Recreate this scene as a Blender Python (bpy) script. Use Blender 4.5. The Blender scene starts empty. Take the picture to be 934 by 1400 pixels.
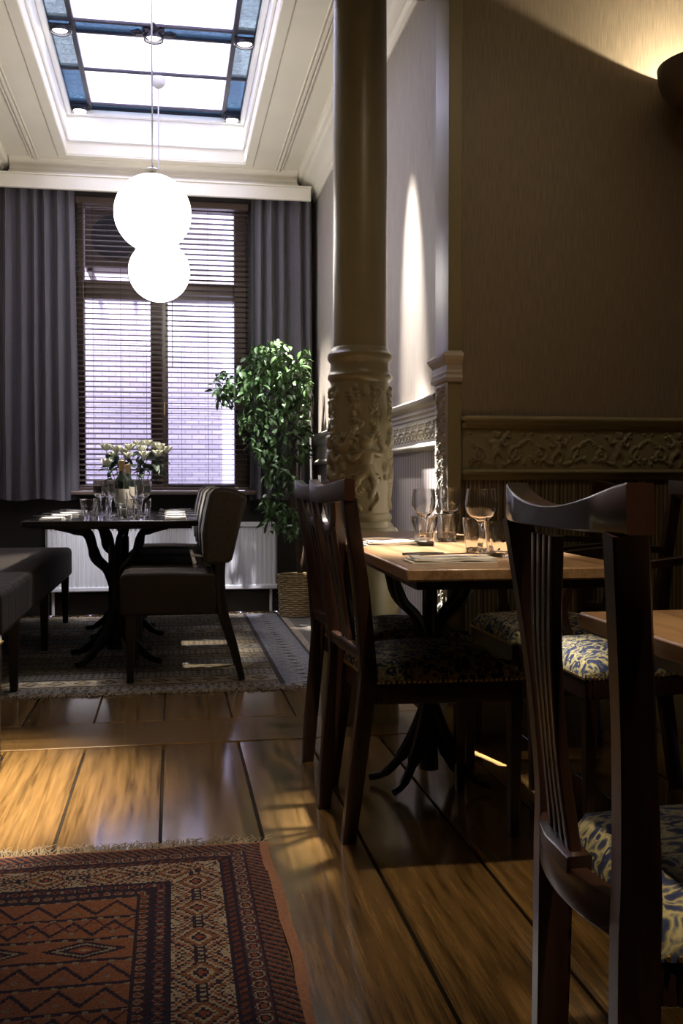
import bpy, bmesh, math, random
import numpy as np
from mathutils import Vector, Matrix
random.seed(7); rng = np.random.default_rng(7)
PI = math.pi
SC = bpy.context.scene; COL = SC.collection

# ---------------------------------------------------------------- camera, world, exposure, big lights
cam = bpy.data.cameras.new('camera'); CAM = bpy.data.objects.new('camera', cam); COL.objects.link(CAM)
cam.sensor_fit = 'VERTICAL'; cam.sensor_height = 36; cam.lens = 35.0; cam.clip_start = .02
CAM.location = (0, 0, .95)
CAM.rotation_euler = (PI/2 - math.atan(39/1361), 0, -math.atan(232/1361))
SC.camera = CAM
SC.view_settings.view_transform = 'Standard'; SC.view_settings.look = 'None'
SC.view_settings.gamma = 1; SC.view_settings.use_curve_mapping = False
SC.view_settings.exposure = 0.0
try:
    SC.cycles.use_denoising = True; SC.cycles.max_bounces = 10; SC.cycles.transparent_max_bounces = 16
    SC.cycles.caustics_reflective = False; SC.cycles.caustics_refractive = False
    SC.cycles.sample_clamp_indirect = 4
except Exception: pass
W = bpy.data.worlds.new('overcast_sky'); SC.world = W; W.use_nodes = True
bg = W.node_tree.nodes['Background']
bg.inputs['Color'].default_value = (.73, .69, 1.0, 1); bg.inputs['Strength'].default_value = 3.8

def lamp(kind, name, loc, energy, color, aim=None, **k):
    l = bpy.data.lights.new(name, kind); l.energy = energy; l.color = color
    for a, b in k.items():
        if a == 'portal': l.cycles.is_portal = b
        else: setattr(l, a, b)
    o = bpy.data.objects.new(name, l); COL.objects.link(o); o.location = loc
    if aim is not None:
        o.rotation_euler = (Vector(aim)-Vector(loc)).to_track_quat('-Z', 'Y').to_euler()
    return o
lamp('AREA', 'window_portal', (-.1, 7.62, 1.93), 1, (1, 1, 1), (-.1, 0, 1.93), shape='RECTANGLE', size=1.2, size_y=2.1, portal=True)
lamp('AREA', 'skylight_portal', (-.09, 5.85, 3.62), 1, (1, 1, 1), (-.09, 5.85, 0), shape='RECTANGLE', size=1.2, size_y=2.7, portal=True)
sun = lamp('SUN', 'brick_fill_sun', (0, -5, 12), 11.0, (.90, .86, 1), (1.2, 3, 1.5)); sun.data.angle = math.radians(25)  # soft sun added to brighten the outdoor brick; the sky itself is overcast
WARM = (1, .80, .55); WARM2 = (1, .86, .68)
# recessed ceiling spots of the front room (above the frame), plus a wall fill
lamp('SPOT', 'ceiling_spot_table', (.66, 1.15, 3.05), 165, WARM, (.42, 2.62, .2), spot_size=math.radians(40), spot_blend=.8, shadow_soft_size=.025)
lamp('SPOT', 'partition_fill', (1.0, 2.1, 3.1), 22, WARM, (1.10, 3.6, 1.35), spot_size=math.radians(75), spot_blend=1, shadow_soft_size=.15)  # wide soft fill, added to lift the partition wall
lamp('SPOT', 'ceiling_spot_rug', (-.2, 1.3, 3.05), 13, WARM, (-.1, 2.0, 0), spot_size=math.radians(80), spot_blend=.8, shadow_soft_size=.05)
lamp('SPOT', 'ceiling_spot_left', (-.35, 2.2, 3.05), 2900, WARM2, (-.68, 3.14, 0), spot_size=math.radians(27), spot_blend=1, shadow_soft_size=.04)
lamp('SPOT', 'ceiling_spot_chair', (.48, .45, 3.05), 240, WARM, (.66, 1.08, .48), spot_size=math.radians(22), spot_blend=.8, shadow_soft_size=.03)
# beams of skylight and ceiling spots, plus two added radiator fills
lamp('SPOT', 'beam_pilaster', (.43, 5.84, 3.44), 13000, (1, .94, .86), (.99, 3.69, .72), spot_size=math.radians(9.5), spot_blend=.8, shadow_soft_size=.03)
lamp('SPOT', 'beam_wall', (.66, 4.40, 3.15), 1300, (1, .94, .86), (1.06, 4.34, 1.72), spot_size=math.radians(21), spot_blend=1, shadow_soft_size=.02)
lamp('SPOT', 'radiator_fill_right', (.43, 5.84, 3.44), 900, (.95, .92, 1), (.50, 7.28, .42), spot_size=math.radians(15), spot_blend=1, shadow_soft_size=.03)  # extra cool beam added to brighten the radiator's right part
lamp('SPOT', 'radiator_fill_left', (-.607, 5.84, 3.44), 380, (.92, .90, 1), (-.5, 7.28, .42), spot_size=math.radians(17), spot_blend=1, shadow_soft_size=.03)  # its left counterpart, likewise added to brighten the radiator
lamp('SPOT', 'beam_plant', (.433, 7.04, 3.46), 2600, (1, .93, .82), (1.0, 6.85, 1.5), spot_size=math.radians(24), spot_blend=.6, shadow_soft_size=.02)
lamp('SPOT', 'beam_table', (.42, 5.79, 3.46), 700, (1, .90, .75), (-.25, 5.75, .76), spot_size=math.radians(34), spot_blend=.7, shadow_soft_size=.02)
lamp('SPOT', 'beam_glasses', (.90, 2.95, 3.15), 2300, (1, .92, .80), (.78, 2.74, .77), spot_size=math.radians(21), spot_blend=1, shadow_soft_size=.06)

# ---------------------------------------------------------------- materials
def node_mat(name):
    m = bpy.data.materials.new(name); m.use_nodes = True
    nt = m.node_tree; b = nt.nodes['Principled BSDF']
    return m, nt, b
def N(nt, t, **k):
    n = nt.nodes.new('ShaderNode'+t)
    for a, b in k.items():
        if a.startswith('i_'): n.inputs[a[2:].replace('_', ' ')].default_value = b
        else: setattr(n, a, b)
    return n
def ramp(nt, stops):
    r = N(nt, 'ValToRGB'); e = r.color_ramp.elements
    while len(e) < len(stops): e.new(.5)
    for x, (p, c) in zip(e, stops): x.position = p; x.color = (*c, 1)
    return r
def plain(name, col, rough=.5, metal=0, noise=0, nscale=30, bump=0, spec=.5, coat=0, scale3=(1, 1, 1), transmission=0, emit=None, estr=0, sheen=0):
    m, nt, b = node_mat(name)
    b.inputs['Base Color'].default_value = (*col, 1); b.inputs['Roughness'].default_value = rough
    b.inputs['Metallic'].default_value = metal; b.inputs['Specular IOR Level'].default_value = spec
    b.inputs['Coat Weight'].default_value = coat; b.inputs['Transmission Weight'].default_value = transmission
    b.inputs['Sheen Weight'].default_value = sheen
    if emit: b.inputs['Emission Color'].default_value = (*emit, 1); b.inputs['Emission Strength'].default_value = estr
    if noise or bump:
        tc = N(nt, 'TexCoord'); mp = N(nt, 'Mapping'); mp.inputs['Scale'].default_value = scale3
        nt.links.new(tc.outputs['Object'], mp.inputs['Vector'])
        nz = N(nt, 'TexNoise', i_Scale=nscale, i_Detail=4); nt.links.new(mp.outputs[0], nz.inputs['Vector'])
        if noise:
            r = ramp(nt, [(.3, tuple(c*(1-noise) for c in col)), (.7, tuple(min(1, c*(1+noise)) for c in col))])
            nt.links.new(nz.outputs['Fac'], r.inputs[0]); nt.links.new(r.outputs[0], b.inputs['Base Color'])
        if bump:
            bp = N(nt, 'Bump', i_Strength=bump, i_Distance=.002); nt.links.new(nz.outputs['Fac'], bp.inputs['Height'])
            nt.links.new(bp.outputs[0], b.inputs['Normal'])
    return m
def wood(name, dark, light, rough=.3, scale=(1.5, 22, 22), coat=0, var=.25, bump=.15):
    """long grain along local X of the scale triple's smallest axis"""
    m, nt, b = node_mat(name); L = nt.links.new
    tc = N(nt, 'TexCoord'); oi = N(nt, 'ObjectInfo'); mp = N(nt, 'Mapping'); mp.inputs['Scale'].default_value = scale
    ad = N(nt, 'VectorMath', operation='ADD'); sc_ = N(nt, 'VectorMath', operation='SCALE'); sc_.inputs['Scale'].default_value = 17
    cb = N(nt, 'CombineXYZ'); L(oi.outputs['Random'], cb.inputs[0]); L(oi.outputs['Random'], cb.inputs[2])
    L(cb.outputs[0], sc_.inputs[0]); L(tc.outputs['Object'], ad.inputs[0]); L(sc_.outputs[0], ad.inputs[1]); L(ad.outputs[0], mp.inputs['Vector'])
    n1 = N(nt, 'TexNoise', i_Scale=1.0, i_Detail=6, i_Roughness=.6, i_Distortion=.25); L(mp.outputs[0], n1.inputs['Vector'])
    n2 = N(nt, 'TexNoise', i_Scale=5.0, i_Detail=3); L(mp.outputs[0], n2.inputs['Vector'])
    mx = N(nt, 'Math', operation='MULTIPLY_ADD'); L(n2.outputs['Fac'], mx.inputs[0]); mx.inputs[1].default_value = .45; L(n1.outputs['Fac'], mx.inputs[2])
    r = ramp(nt, [(.52, dark), (.68, tuple((a+c)/2 for a, c in zip(dark, light))), (.90, light)]); L(mx.outputs[0], r.inputs[0])
    hs = N(nt, 'HueSaturation'); L(r.outputs[0], hs.inputs['Color'])
    mv = N(nt, 'MapRange'); mv.inputs['To Min'].default_value = 1-var; mv.inputs['To Max'].default_value = 1+var
    L(oi.outputs['Random'], mv.inputs['Value']); L(mv.outputs[0], hs.inputs['Value']); L(hs.outputs[0], b.inputs['Base Color'])
    b.inputs['Coat Weight'].default_value = coat; b.inputs['Coat Roughness'].default_value = .12
    rr = N(nt, 'MapRange'); rr.inputs['To Min'].default_value = rough*.75; rr.inputs['To Max'].default_value = rough*1.35
    L(n1.outputs['Fac'], rr.inputs['Value']); L(rr.outputs[0], b.inputs['Roughness'])
    bp = N(nt, 'Bump', i_Strength=bump, i_Distance=.0015); L(mx.outputs[0], bp.inputs['Height']); L(bp.outputs[0], b.inputs['Normal'])
    return m
def stripes(name, cols, period, axis, rough=.6):
    m, nt, b = node_mat(name); L = nt.links.new
    tc = N(nt, 'TexCoord'); sp = N(nt, 'SeparateXYZ'); L(tc.outputs['Object'], sp.inputs[0])
    d = N(nt, 'Math', operation='DIVIDE'); L(sp.outputs[axis], d.inputs[0]); d.inputs[1].default_value = period
    fr = N(nt, 'Math', operation='FRACT'); L(d.outputs[0], fr.inputs[0])
    r = ramp(nt, cols); r.color_ramp.interpolation = 'CONSTANT'; L(fr.outputs[0], r.inputs[0]); L(r.outputs[0], b.inputs['Base Color'])
    b.inputs['Roughness'].default_value = rough
    return m
def attr_mat(name, rough=.9, bump=.3, bscale=400):
    m, nt, b = node_mat(name); L = nt.links.new
    a = N(nt, 'Attribute', attribute_name='pattern'); nz = N(nt, 'TexNoise', i_Scale=bscale, i_Detail=2)
    tc = N(nt, 'TexCoord'); L(tc.outputs['Object'], nz.inputs['Vector'])
    mr = N(nt, 'MapRange'); mr.inputs['To Min'].default_value = .65; mr.inputs['To Max'].default_value = 1.35; L(nz.outputs['Fac'], mr.inputs['Value'])
    hs = N(nt, 'HueSaturation'); L(a.outputs['Color'], hs.inputs['Color']); L(mr.outputs[0], hs.inputs['Value']); L(hs.outputs[0], b.inputs['Base Color'])
    b.inputs['Roughness'].default_value = rough; b.inputs['Specular IOR Level'].default_value = .15
    bp = N(nt, 'Bump', i_Strength=bump, i_Distance=.002); L(nz.outputs['Fac'], bp.inputs['Height']); L(bp.outputs[0], b.inputs['Normal'])
    return m
def wallpaper(name, col, axis):
    m, nt, b = node_mat(name); L = nt.links.new
    tc = N(nt, 'TexCoord'); mp = N(nt, 'Mapping'); s = [260, 260, 12]; mp.inputs['Scale'].default_value = s
    L(tc.outputs['Object'], mp.inputs['Vector']); nz = N(nt, 'TexNoise', i_Scale=1, i_Detail=3); L(mp.outputs[0], nz.inputs['Vector'])
    r = ramp(nt, [(.3, tuple(c*.80 for c in col)), (.7, tuple(c*1.18 for c in col))]); L(nz.outputs['Fac'], r.inputs[0]); L(r.outputs[0], b.inputs['Base Color'])
    b.inputs['Roughness'].default_value = .55; b.inputs['Specular IOR Level'].default_value = .3
    bp = N(nt, 'Bump', i_Strength=.25, i_Distance=.001); L(nz.outputs['Fac'], bp.inputs['Height']); L(bp.outputs[0], b.inputs['Normal'])
    return m
def tapestry(name):
    m, nt, b = node_mat(name); L = nt.links.new
    tc = N(nt, 'TexCoord'); nz0 = N(nt, 'TexNoise', i_Scale=14, i_Detail=2); L(tc.outputs['Object'], nz0.inputs['Vector'])
    mx = N(nt, 'Mix', data_type='VECTOR'); mx.inputs[0].default_value = .08
    L(tc.outputs['Object'], mx.inputs[4]); L(nz0.outputs['Color'], mx.inputs[5])
    vo = N(nt, 'TexVoronoi', i_Scale=38); vo.feature = 'SMOOTH_F1'; L(mx.outputs[1], vo.inputs['Vector'])
    wv = N(nt, 'Math', operation='MULTIPLY'); wv.inputs[1].default_value = 16; L(vo.outputs['Distance'], wv.inputs[0])
    sn = N(nt, 'Math', operation='SINE'); L(wv.outputs[0], sn.inputs[0])
    nz = N(nt, 'TexNoise', i_Scale=36, i_Detail=3); L(tc.outputs['Object'], nz.inputs['Vector'])
    ma = N(nt, 'Math', operation='MULTIPLY_ADD'); ma.inputs[1].default_value = .22; L(sn.outputs[0], ma.inputs[0]); L(nz.outputs['Fac'], ma.inputs[2])
    r = ramp(nt, [(.28, (.022, .028, .07)), (.44, (.04, .05, .10)), (.52, (.16, .14, .07)), (.66, (.38, .33, .17)), (.8, (.06, .07, .10))]); L(ma.outputs[0], r.inputs[0])
    L(r.outputs[0], b.inputs['Base Color']); b.inputs['Roughness'].default_value = .85; b.inputs['Specular IOR Level'].default_value = .2
    bp = N(nt, 'Bump', i_Strength=.4, i_Distance=.002); L(ma.outputs[0], bp.inputs['Height']); L(bp.outputs[0], b.inputs['Normal'])
    return m
def pane_mat(name, tint, gloss=.06, translucent=0., bump=0., bscale=60):
    m = bpy.data.materials.new(name); m.use_nodes = True; nt = m.node_tree; nt.nodes.clear(); L = nt.links.new
    out = N(nt, 'OutputMaterial'); tr = N(nt, 'BsdfTransparent'); tr.inputs[0].default_value = (*tint, 1)
    gl = N(nt, 'BsdfGlossy'); gl.inputs['Roughness'].default_value = .08; mx = N(nt, 'MixShader'); mx.inputs[0].default_value = gloss
    last = tr.outputs[0]
    if bump:
        tc = N(nt, 'TexCoord'); nz = N(nt, 'TexVoronoi', i_Scale=bscale); L(tc.outputs['Object'], nz.inputs['Vector'])
        bp = N(nt, 'Bump', i_Strength=bump, i_Distance=.01); L(nz.outputs['Distance'], bp.inputs['Height']); L(bp.outputs[0], gl.inputs['Normal'])
        r = ramp(nt, [(.0, tuple(c*1.0 for c in tint)), (.75, tuple(c*.72 for c in tint))]); L(nz.outputs['Distance'], r.inputs[0]); L(r.outputs[0], tr.inputs[0])
    if translucent:
        tl = N(nt, 'BsdfTranslucent'); tl.inputs[0].default_value = (*tint, 1); m2 = N(nt, 'MixShader'); m2.inputs[0].default_value = translucent
        L(last, m2.inputs[1]); L(tl.outputs[0], m2.inputs[2]); last = m2.outputs[0]
    L(last, mx.inputs[1]); L(gl.outputs[0], mx.inputs[2]); L(mx.outputs[0], out.inputs[0])
    return m
def brick_mat(name):
    m, nt, b = node_mat(name); L = nt.links.new
    tc = N(nt, 'TexCoord'); mp = N(nt, 'Mapping'); mp.inputs['Rotation'].default_value = (-PI/2, 0, 0); L(tc.outputs['Object'], mp.inputs[0])
    br = N(nt, 'TexBrick', i_Scale=1.0); br.inputs['Brick Width'].default_value = .12; br.inputs['Row Height'].default_value = .042; br.inputs['Mortar Size'].default_value = .005
    br.inputs['Color1'].default_value = (.80, .76, .80, 1); br.inputs['Color2'].default_value = (.62, .57, .62, 1); br.inputs['Mortar'].default_value = (.45, .42, .46, 1)
    L(mp.outputs[0], br.inputs['Vector']); L(br.outputs['Color'], b.inputs['Base Color']); b.inputs['Roughness'].default_value = .9
    return m

M = dict(
    ceiling=plain('ceiling_paint', (.84, .80, .69), .6, noise=.03, nscale=3),
    white=plain('white_paint', (.88, .88, .88), .4, noise=.02, nscale=4),
    cornice=plain('cornice_paint', (.84, .80, .70), .4, noise=.02, nscale=5),
    paper=wallpaper('taupe_wallpaper', (.215, .178, .128), 0),
    paper2=wallpaper('grey_taupe_wallpaper', (.30, .265, .24), 1),
    olive=plain('olive_beige_paint', (.235, .208, .122), .33, noise=.06, nscale=6),
    olive2=plain('pale_beige_paint', (.44, .41, .36), .33, noise=.05, nscale=6),
    darkwall=plain('dark_dado_paint', (.018, .015, .014), .5, noise=.1, nscale=8),
    str1=stripes('gold_brown_striped_paper', [(0, (.09, .07, .042)), (.12, (.27, .215, .125)), (.2, (.12, .09, .055)), (.36, (.04, .03, .02)), (.46, (.19, .15, .082)), (.56, (.075, .056, .035)), (.68, (.30, .245, .15)), (.74, (.10, .076, .045)), (.88, (.17, .13, .075))], .075, 0),
    str2=stripes('grey_striped_paper', [(0, (.19, .165, .165)), (.55, (.075, .06, .062)), (.78, (.15, .125, .125))], .046, 1),
    mahog=wood('dark_mahogany', (.008, .003, .0018), (.030, .0115, .0065), .33, (9, 9, 1.6), coat=.15, var=.2, bump=.05),
    tabletop=wood('table_oak', (.17, .085, .038), (.38, .23, .115), .30, (28, 1.6, 20), coat=.3, var=.1),
    blacktop=plain('black_table_lacquer', (.012, .011, .012), .18, coat=.5, noise=.2),
    iron=plain('black_cast_iron', (.010, .009, .009), .42, metal=.3, noise=.2, nscale=50, bump=.2),
    plank=wood('varnished_floorboard', (.055, .029, .008), (.26, .148, .050), .20, (38, 1.6, 8), coat=1.0, var=.2, bump=.2),
    plankx=wood('varnished_threshold_board', (.055, .029, .008), (.25, .142, .048), .22, (1.6, 38, 8), coat=.8, var=.15, bump=.12),
    gap=plain('floor_gap_dirt', (.012, .009, .006), .9, noise=.4, nscale=90),
    tap=tapestry('navy_gold_tapestry'),
    uph=stripes('brown_striped_upholstery', [(0, (.042, .031, .022)), (.4, (.028, .020, .015)), (.7, (.06, .045, .032)), (.85, (.03, .022, .016))], .09, 1, .9),
    uphplain=plain('brown_upholstery', (.042, .032, .023), .9, noise=.25, nscale=60, bump=.4, sheen=.2),
    bench=stripes('dark_striped_bench_cloth', [(0, (.030, .023, .018)), (.35, (.055, .043, .030)), (.5, (.018, .013, .011)), (.8, (.04, .03, .022))], .17, 1, .9),
    blackwood=plain('black_stained_wood', (.012, .009, .008), .35, noise=.2),
    brass=plain('brass', (.75, .55, .25), .3, metal=1, noise=.1),
    chrome=plain('chrome', (.8, .8, .82), .15, metal=1, noise=.03),
    steel=plain('polished_steel', (.75, .75, .77), .2, metal=1, noise=.03),
    glass=plain('clear_glass', (1, 1, 1), 0, transmission=1, spec=.5),
    bottle=plain('dark_bottle_glass', (.01, .02, .012), .05, coat=.5, noise=.1),
    label=plain('bottle_label_paper', (.75, .70, .60), .7, noise=.1),
    napkin=plain('white_linen', (.78, .76, .72), .9, noise=.05, nscale=80, bump=.3),
    curtain=plain('grey_brown_curtain', (.076, .066, .082), .9, noise=.12, nscale=120, bump=.3, sheen=.25),
    frame=plain('brown_window_paint', (.10, .070, .055), .4, noise=.1, nscale=20),
    slat=plain('dark_wood_slat', (.075, .048, .040), .45, noise=.15, nscale=20, scale3=(1, 20, 20)),
    cord=plain('blind_cord', (.05, .04, .04), .8, noise=.1),
    winglass=pane_mat('window_glass', (.97, .97, .99), .05),
    frost=pane_mat('frosted_glass', (.96, .96, .98), .05, .7, .15, 70),
    blueglass=pane_mat('blue_cathedral_glass', (.235, .335, .40), .04, .1, .1, 40),
    paleglass=pane_mat('pale_hammered_glass', (.42, .49, .48), .06, .1, .5, 48),
    lead=plain('dark_lead_bar', (.035, .033, .05), .4, metal=.5, noise=.15),
    globe=plain('opal_glass_lit', (.9, .88, .84), .2, emit=(1, .95, .87), estr=14, noise=.01),
    bulb=plain('lit_bulb', (1, 1, 1), .3, emit=(1, .95, .85), estr=14, noise=.01),
    cable=plain('grey_cable', (.55, .55, .58), .5, noise=.05),
    rad=plain('white_radiator_enamel', (.82, .82, .84), .3, noise=.03, nscale=5),
    wicker=wood('wicker', (.15, .105, .05), (.42, .31, .16), .7, (30, 30, 30), var=.2, bump=.3),
    soil=plain('potting_soil', (.03, .02, .014), .95, noise=.4, nscale=80, bump=.6),
    leaf=plain('ficus_leaf', (.055, .105, .035), .32, noise=.35, nscale=8),
    roseleaf=plain('rose_leaf', (.025, .05, .025), .4, noise=.3, nscale=30),
    petal=plain('white_petal', (.82, .82, .66), .6, noise=.06, nscale=40),
    bark=plain('ficus_bark', (.13, .085, .055), .8, noise=.35, nscale=40, bump=.5),
    brick=brick_mat('outdoor_brick'),
    render=plain('white_render', (.85, .85, .88), .8, noise=.03),
    metalbrown=plain('brown_fan_casing', (.085, .06, .04), .5, noise=.15),
    black=plain('black_plastic', (.012, .012, .012), .5, noise=.1),
    plastic=plain('white_plastic', (.72, .72, .70), .35, noise=.02),
    sconce=plain('bronze_sconce', (.10, .072, .05), .45, metal=.2, noise=.1, nscale=10),
    plaster=plain('front_ceiling_plaster', (.50, .46, .38), .7, noise=.04),
    rug=attr_mat('knotted_red_rug'), rug2=attr_mat('faded_flatweave', bscale=250),
    fringe=plain('rug_fringe_cotton', (.30, .24, .16), .95, noise=.3, nscale=60),
    selv=plain('rug_selvage', (.25, .115, .06), .95, noise=.2, nscale=120, bump=.5),
    candle=plain('candle_wax', (.85, .80, .68), .5, noise=.03),
)
glassb = M['glass'].node_tree.nodes['Principled BSDF']; glassb.inputs['IOR'].default_value = 1.46

# ---------------------------------------------------------------- mesh helpers
class MB:
    def __init__(s): s.v = []; s.f = []
    def add(s, vs, fs):
        o = len(s.v); s.v += [tuple(v) for v in vs]; s.f += [tuple(i+o for i in f) for f in fs]; return s
    def box(s, x0, x1, y0, y1, z0, z1, m=None):
        vs = [Vector(p) for p in ((x0,y0,z0),(x1,y0,z0),(x1,y1,z0),(x0,y1,z0),(x0,y0,z1),(x1,y0,z1),(x1,y1,z1),(x0,y1,z1))]
        if m is not None: vs = [m @ v for v in vs]
        return s.add(vs, [(0,3,2,1),(4,5,6,7),(0,1,5,4),(1,2,6,5),(2,3,7,6),(3,0,4,7)])
    def tube(s, path, r, n=8, cap=True):
        P = [Vector(p) for p in path]; k = len(P)
        R = r if isinstance(r, (list, tuple)) else [r]*k
        vs = []; prev = None
        for i in range(k):
            t = (P[min(i+1, k-1)]-P[max(i-1, 0)]).normalized()
            if prev is None:
                a = Vector((0, 0, 1)) if abs(t.z) < .9 else Vector((1, 0, 0)); u = t.cross(a).normalized()
            else: u = (prev - t*prev.dot(t)).normalized()
            prev = u; w = t.cross(u)
            for j in range(n): a = 2*PI*j/n; vs.append(P[i]+(u*math.cos(a)+w*math.sin(a))*R[i])
        fs = [(i*n+j, i*n+(j+1) % n, (i+1)*n+(j+1) % n, (i+1)*n+j) for i in range(k-1) for j in range(n)]
        if cap: fs += [tuple(range(n-1, -1, -1)), tuple(range((k-1)*n, k*n))]
        return s.add(vs, fs)
    def sweep(s, path, w, d, side=(0, 1, 0), ch=.15):
        """chamfered rectangular bar: w along side, d across"""
        P = [Vector(p) for p in path]; k = len(P); sd = Vector(side)
        Wd = w if isinstance(w, (list, tuple)) else [w]*k; Dp = d if isinstance(d, (list, tuple)) else [d]*k
        c = 1-ch; prof = [(-1,-c),(-c,-1),(c,-1),(1,-c),(1,c),(c,1),(-c,1),(-1,c)]; vs = []
        for i in range(k):
            t = (P[min(i+1, k-1)]-P[max(i-1, 0)]).normalized(); a = (sd-t*sd.dot(t)).normalized(); b = t.cross(a)
            vs += [P[i]+a*(x*Wd[i]/2)+b*(y*Dp[i]/2) for x, y in prof]
        n = 8; fs = [(i*n+j, i*n+(j+1) % n, (i+1)*n+(j+1) % n, (i+1)*n+j) for i in range(k-1) for j in range(n)]
        fs += [tuple(range(n-1, -1, -1)), tuple(range((k-1)*n, k*n))]
        return s.add(vs, fs)
    def lathe(s, prof, n=32, c=(0, 0, 0), a0=0, a1=2*PI):
        full = abs(a1-a0-2*PI) < 1e-6; k = len(prof); m = n if full else n+1; vs = []
        for r, z in prof:
            for j in range(m):
                a = a0+(a1-a0)*j/n; vs.append((c[0]+r*math.cos(a), c[1]+r*math.sin(a), c[2]+z))
        fs = [(i*m+j, i*m+(j+1) % m, (i+1)*m+(j+1) % m, (i+1)*m+j) for i in range(k-1) for j in range(n)]
        return s.add(vs, fs)
    def prism(s, pts, axis, a, b):
        """closed polygon pts extruded along axis from a to b; pts are the two other coordinates in xyz order"""
        def mk(p, t): q = list(p); q.insert(axis, t); return q
        n = len(pts); vs = [mk(p, a) for p in pts]+[mk(p, b) for p in pts]
        return s.add(vs, [tuple(range(n-1, -1, -1)), tuple(range(n, 2*n))]+[(j, (j+1) % n, n+(j+1) % n, n+j) for j in range(n)])
    def ball(s, c, r, n=10, k=6, sc=(1, 1, 1)):
        vs = []
        for i in range(1, k):
            p = PI*i/k
            for j in range(n): a = 2*PI*j/n; vs.append((c[0]+r*sc[0]*math.sin(p)*math.cos(a), c[1]+r*sc[1]*math.sin(p)*math.sin(a), c[2]+r*sc[2]*math.cos(p)))
        t, b = len(vs), len(vs)+1; vs += [(c[0], c[1], c[2]+r*sc[2]), (c[0], c[1], c[2]-r*sc[2])]
        fs = [(i*n+j, (i+1)*n+j, (i+1)*n+(j+1) % n, i*n+(j+1) % n) for i in range(k-2) for j in range(n)]
        fs += [(t, j, (j+1) % n) for j in range(n)]+[(b, (k-2)*n+(j+1) % n, (k-2)*n+j) for j in range(n)]
        return s.add(vs, fs)
    def mesh(s, name, smooth=40):
        me = bpy.data.meshes.new(name); me.from_pydata(s.v, [], s.f)
        bm = bmesh.new(); bm.from_mesh(me); bmesh.ops.recalc_face_normals(bm, faces=bm.faces); bm.to_mesh(me); bm.free()
        if smooth:
            me.polygons.foreach_set('use_smooth', [True]*len(me.polygons)); me.set_sharp_from_angle(angle=math.radians(smooth))
        return me
    def build(s, name, mat, parent=None, bevel=0, smooth=40, loc=None, seg=2):
        o = link(s.mesh(name, smooth), name, mat, parent, loc)
        if bevel:
            b = o.modifiers.new('edge', 'BEVEL'); b.width = bevel; b.segments = seg; b.limit_method = 'ANGLE'; b.angle_limit = math.radians(40)
        return o
def link(me, name, mat=None, parent=None, loc=None, rot=None):
    o = bpy.data.objects.new(name, me); COL.objects.link(o)
    if mat is not None and not me.materials: me.materials.append(M[mat] if isinstance(mat, str) else mat)
    if parent: o.parent = parent
    if loc: o.location = loc
    if rot: o.rotation_euler = rot
    return o
def tag(o, label=None, cat=None, group=None, kind=None):
    for k, v in (('label', label), ('category', cat), ('group', group), ('kind', kind)):
        if v: o[k] = v
    return o
def thing(name, loc, label, cat, group=None, rz=0):
    o = bpy.data.objects.new(name, None); COL.objects.link(o); o.location = loc; o.rotation_euler = (0, 0, rz)
    o.empty_display_size = .1
    return tag(o, label, cat, group)
def struct(o): o['kind'] = 'structure'; return o
def holder(name, loc=(0, 0, 0)):
    o = bpy.data.objects.new(name, None); COL.objects.link(o); o.location = loc; o['kind'] = 'structure'; return o
def dup(root, loc, rz=None, label=None, group=None):
    r = root.copy(); COL.objects.link(r); r.location = loc
    if rz is not None: r.rotation_euler = (0, 0, rz)
    if label: r['label'] = label
    if group: r['group'] = group
    for ch in list(root.children):
        c = ch.copy(); COL.objects.link(c); c.parent = r
        for g in list(ch.children):
            d = g.copy(); COL.objects.link(d); d.parent = c
    return r
def spline(pts, n=8):
    """Catmull-Rom through pts"""
    P = [Vector(p) for p in pts]; P = [2*P[0]-P[1]]+P+[2*P[-1]-P[-2]]; out = []
    for i in range(1, len(P)-2):
        a, b, c, d = P[i-1:i+3]
        for j in range(n):
            t = j/n; out.append(.5*((2*b)+(c-a)*t+(2*a-5*b+4*c-d)*t*t+(3*b-a-3*c+d)*t**3))
    out.append(P[-2]); return out
def lerp(a, b, n): return [a+(b-a)*i/(n-1) for i in range(n)]
def grid_mesh(P, name, wrap=False):
    """P: array rows x cols x 3"""
    r, c = P.shape[:2]; me = bpy.data.meshes.new(name)
    idx = np.arange(r*c).reshape(r, c)
    if wrap: a, b = idx, np.roll(idx, -1, 1)
    else: a, b = idx[:, :-1], idx[:, 1:]
    F = np.stack([a[:-1], b[:-1], b[1:], a[1:]], -1).reshape(-1, 4)
    me.vertices.add(r*c); me.vertices.foreach_set('co', P.reshape(-1).astype(np.float32))
    me.loops.add(F.size); me.loops.foreach_set('vertex_index', F.reshape(-1).astype(np.int32))
    me.polygons.add(len(F)); me.polygons.foreach_set('loop_start', np.arange(0, F.size, 4, dtype=np.int32))
    me.update(calc_edges=True); me.polygons.foreach_set('use_smooth', [True]*len(F)); me.validate(); return me
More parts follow.
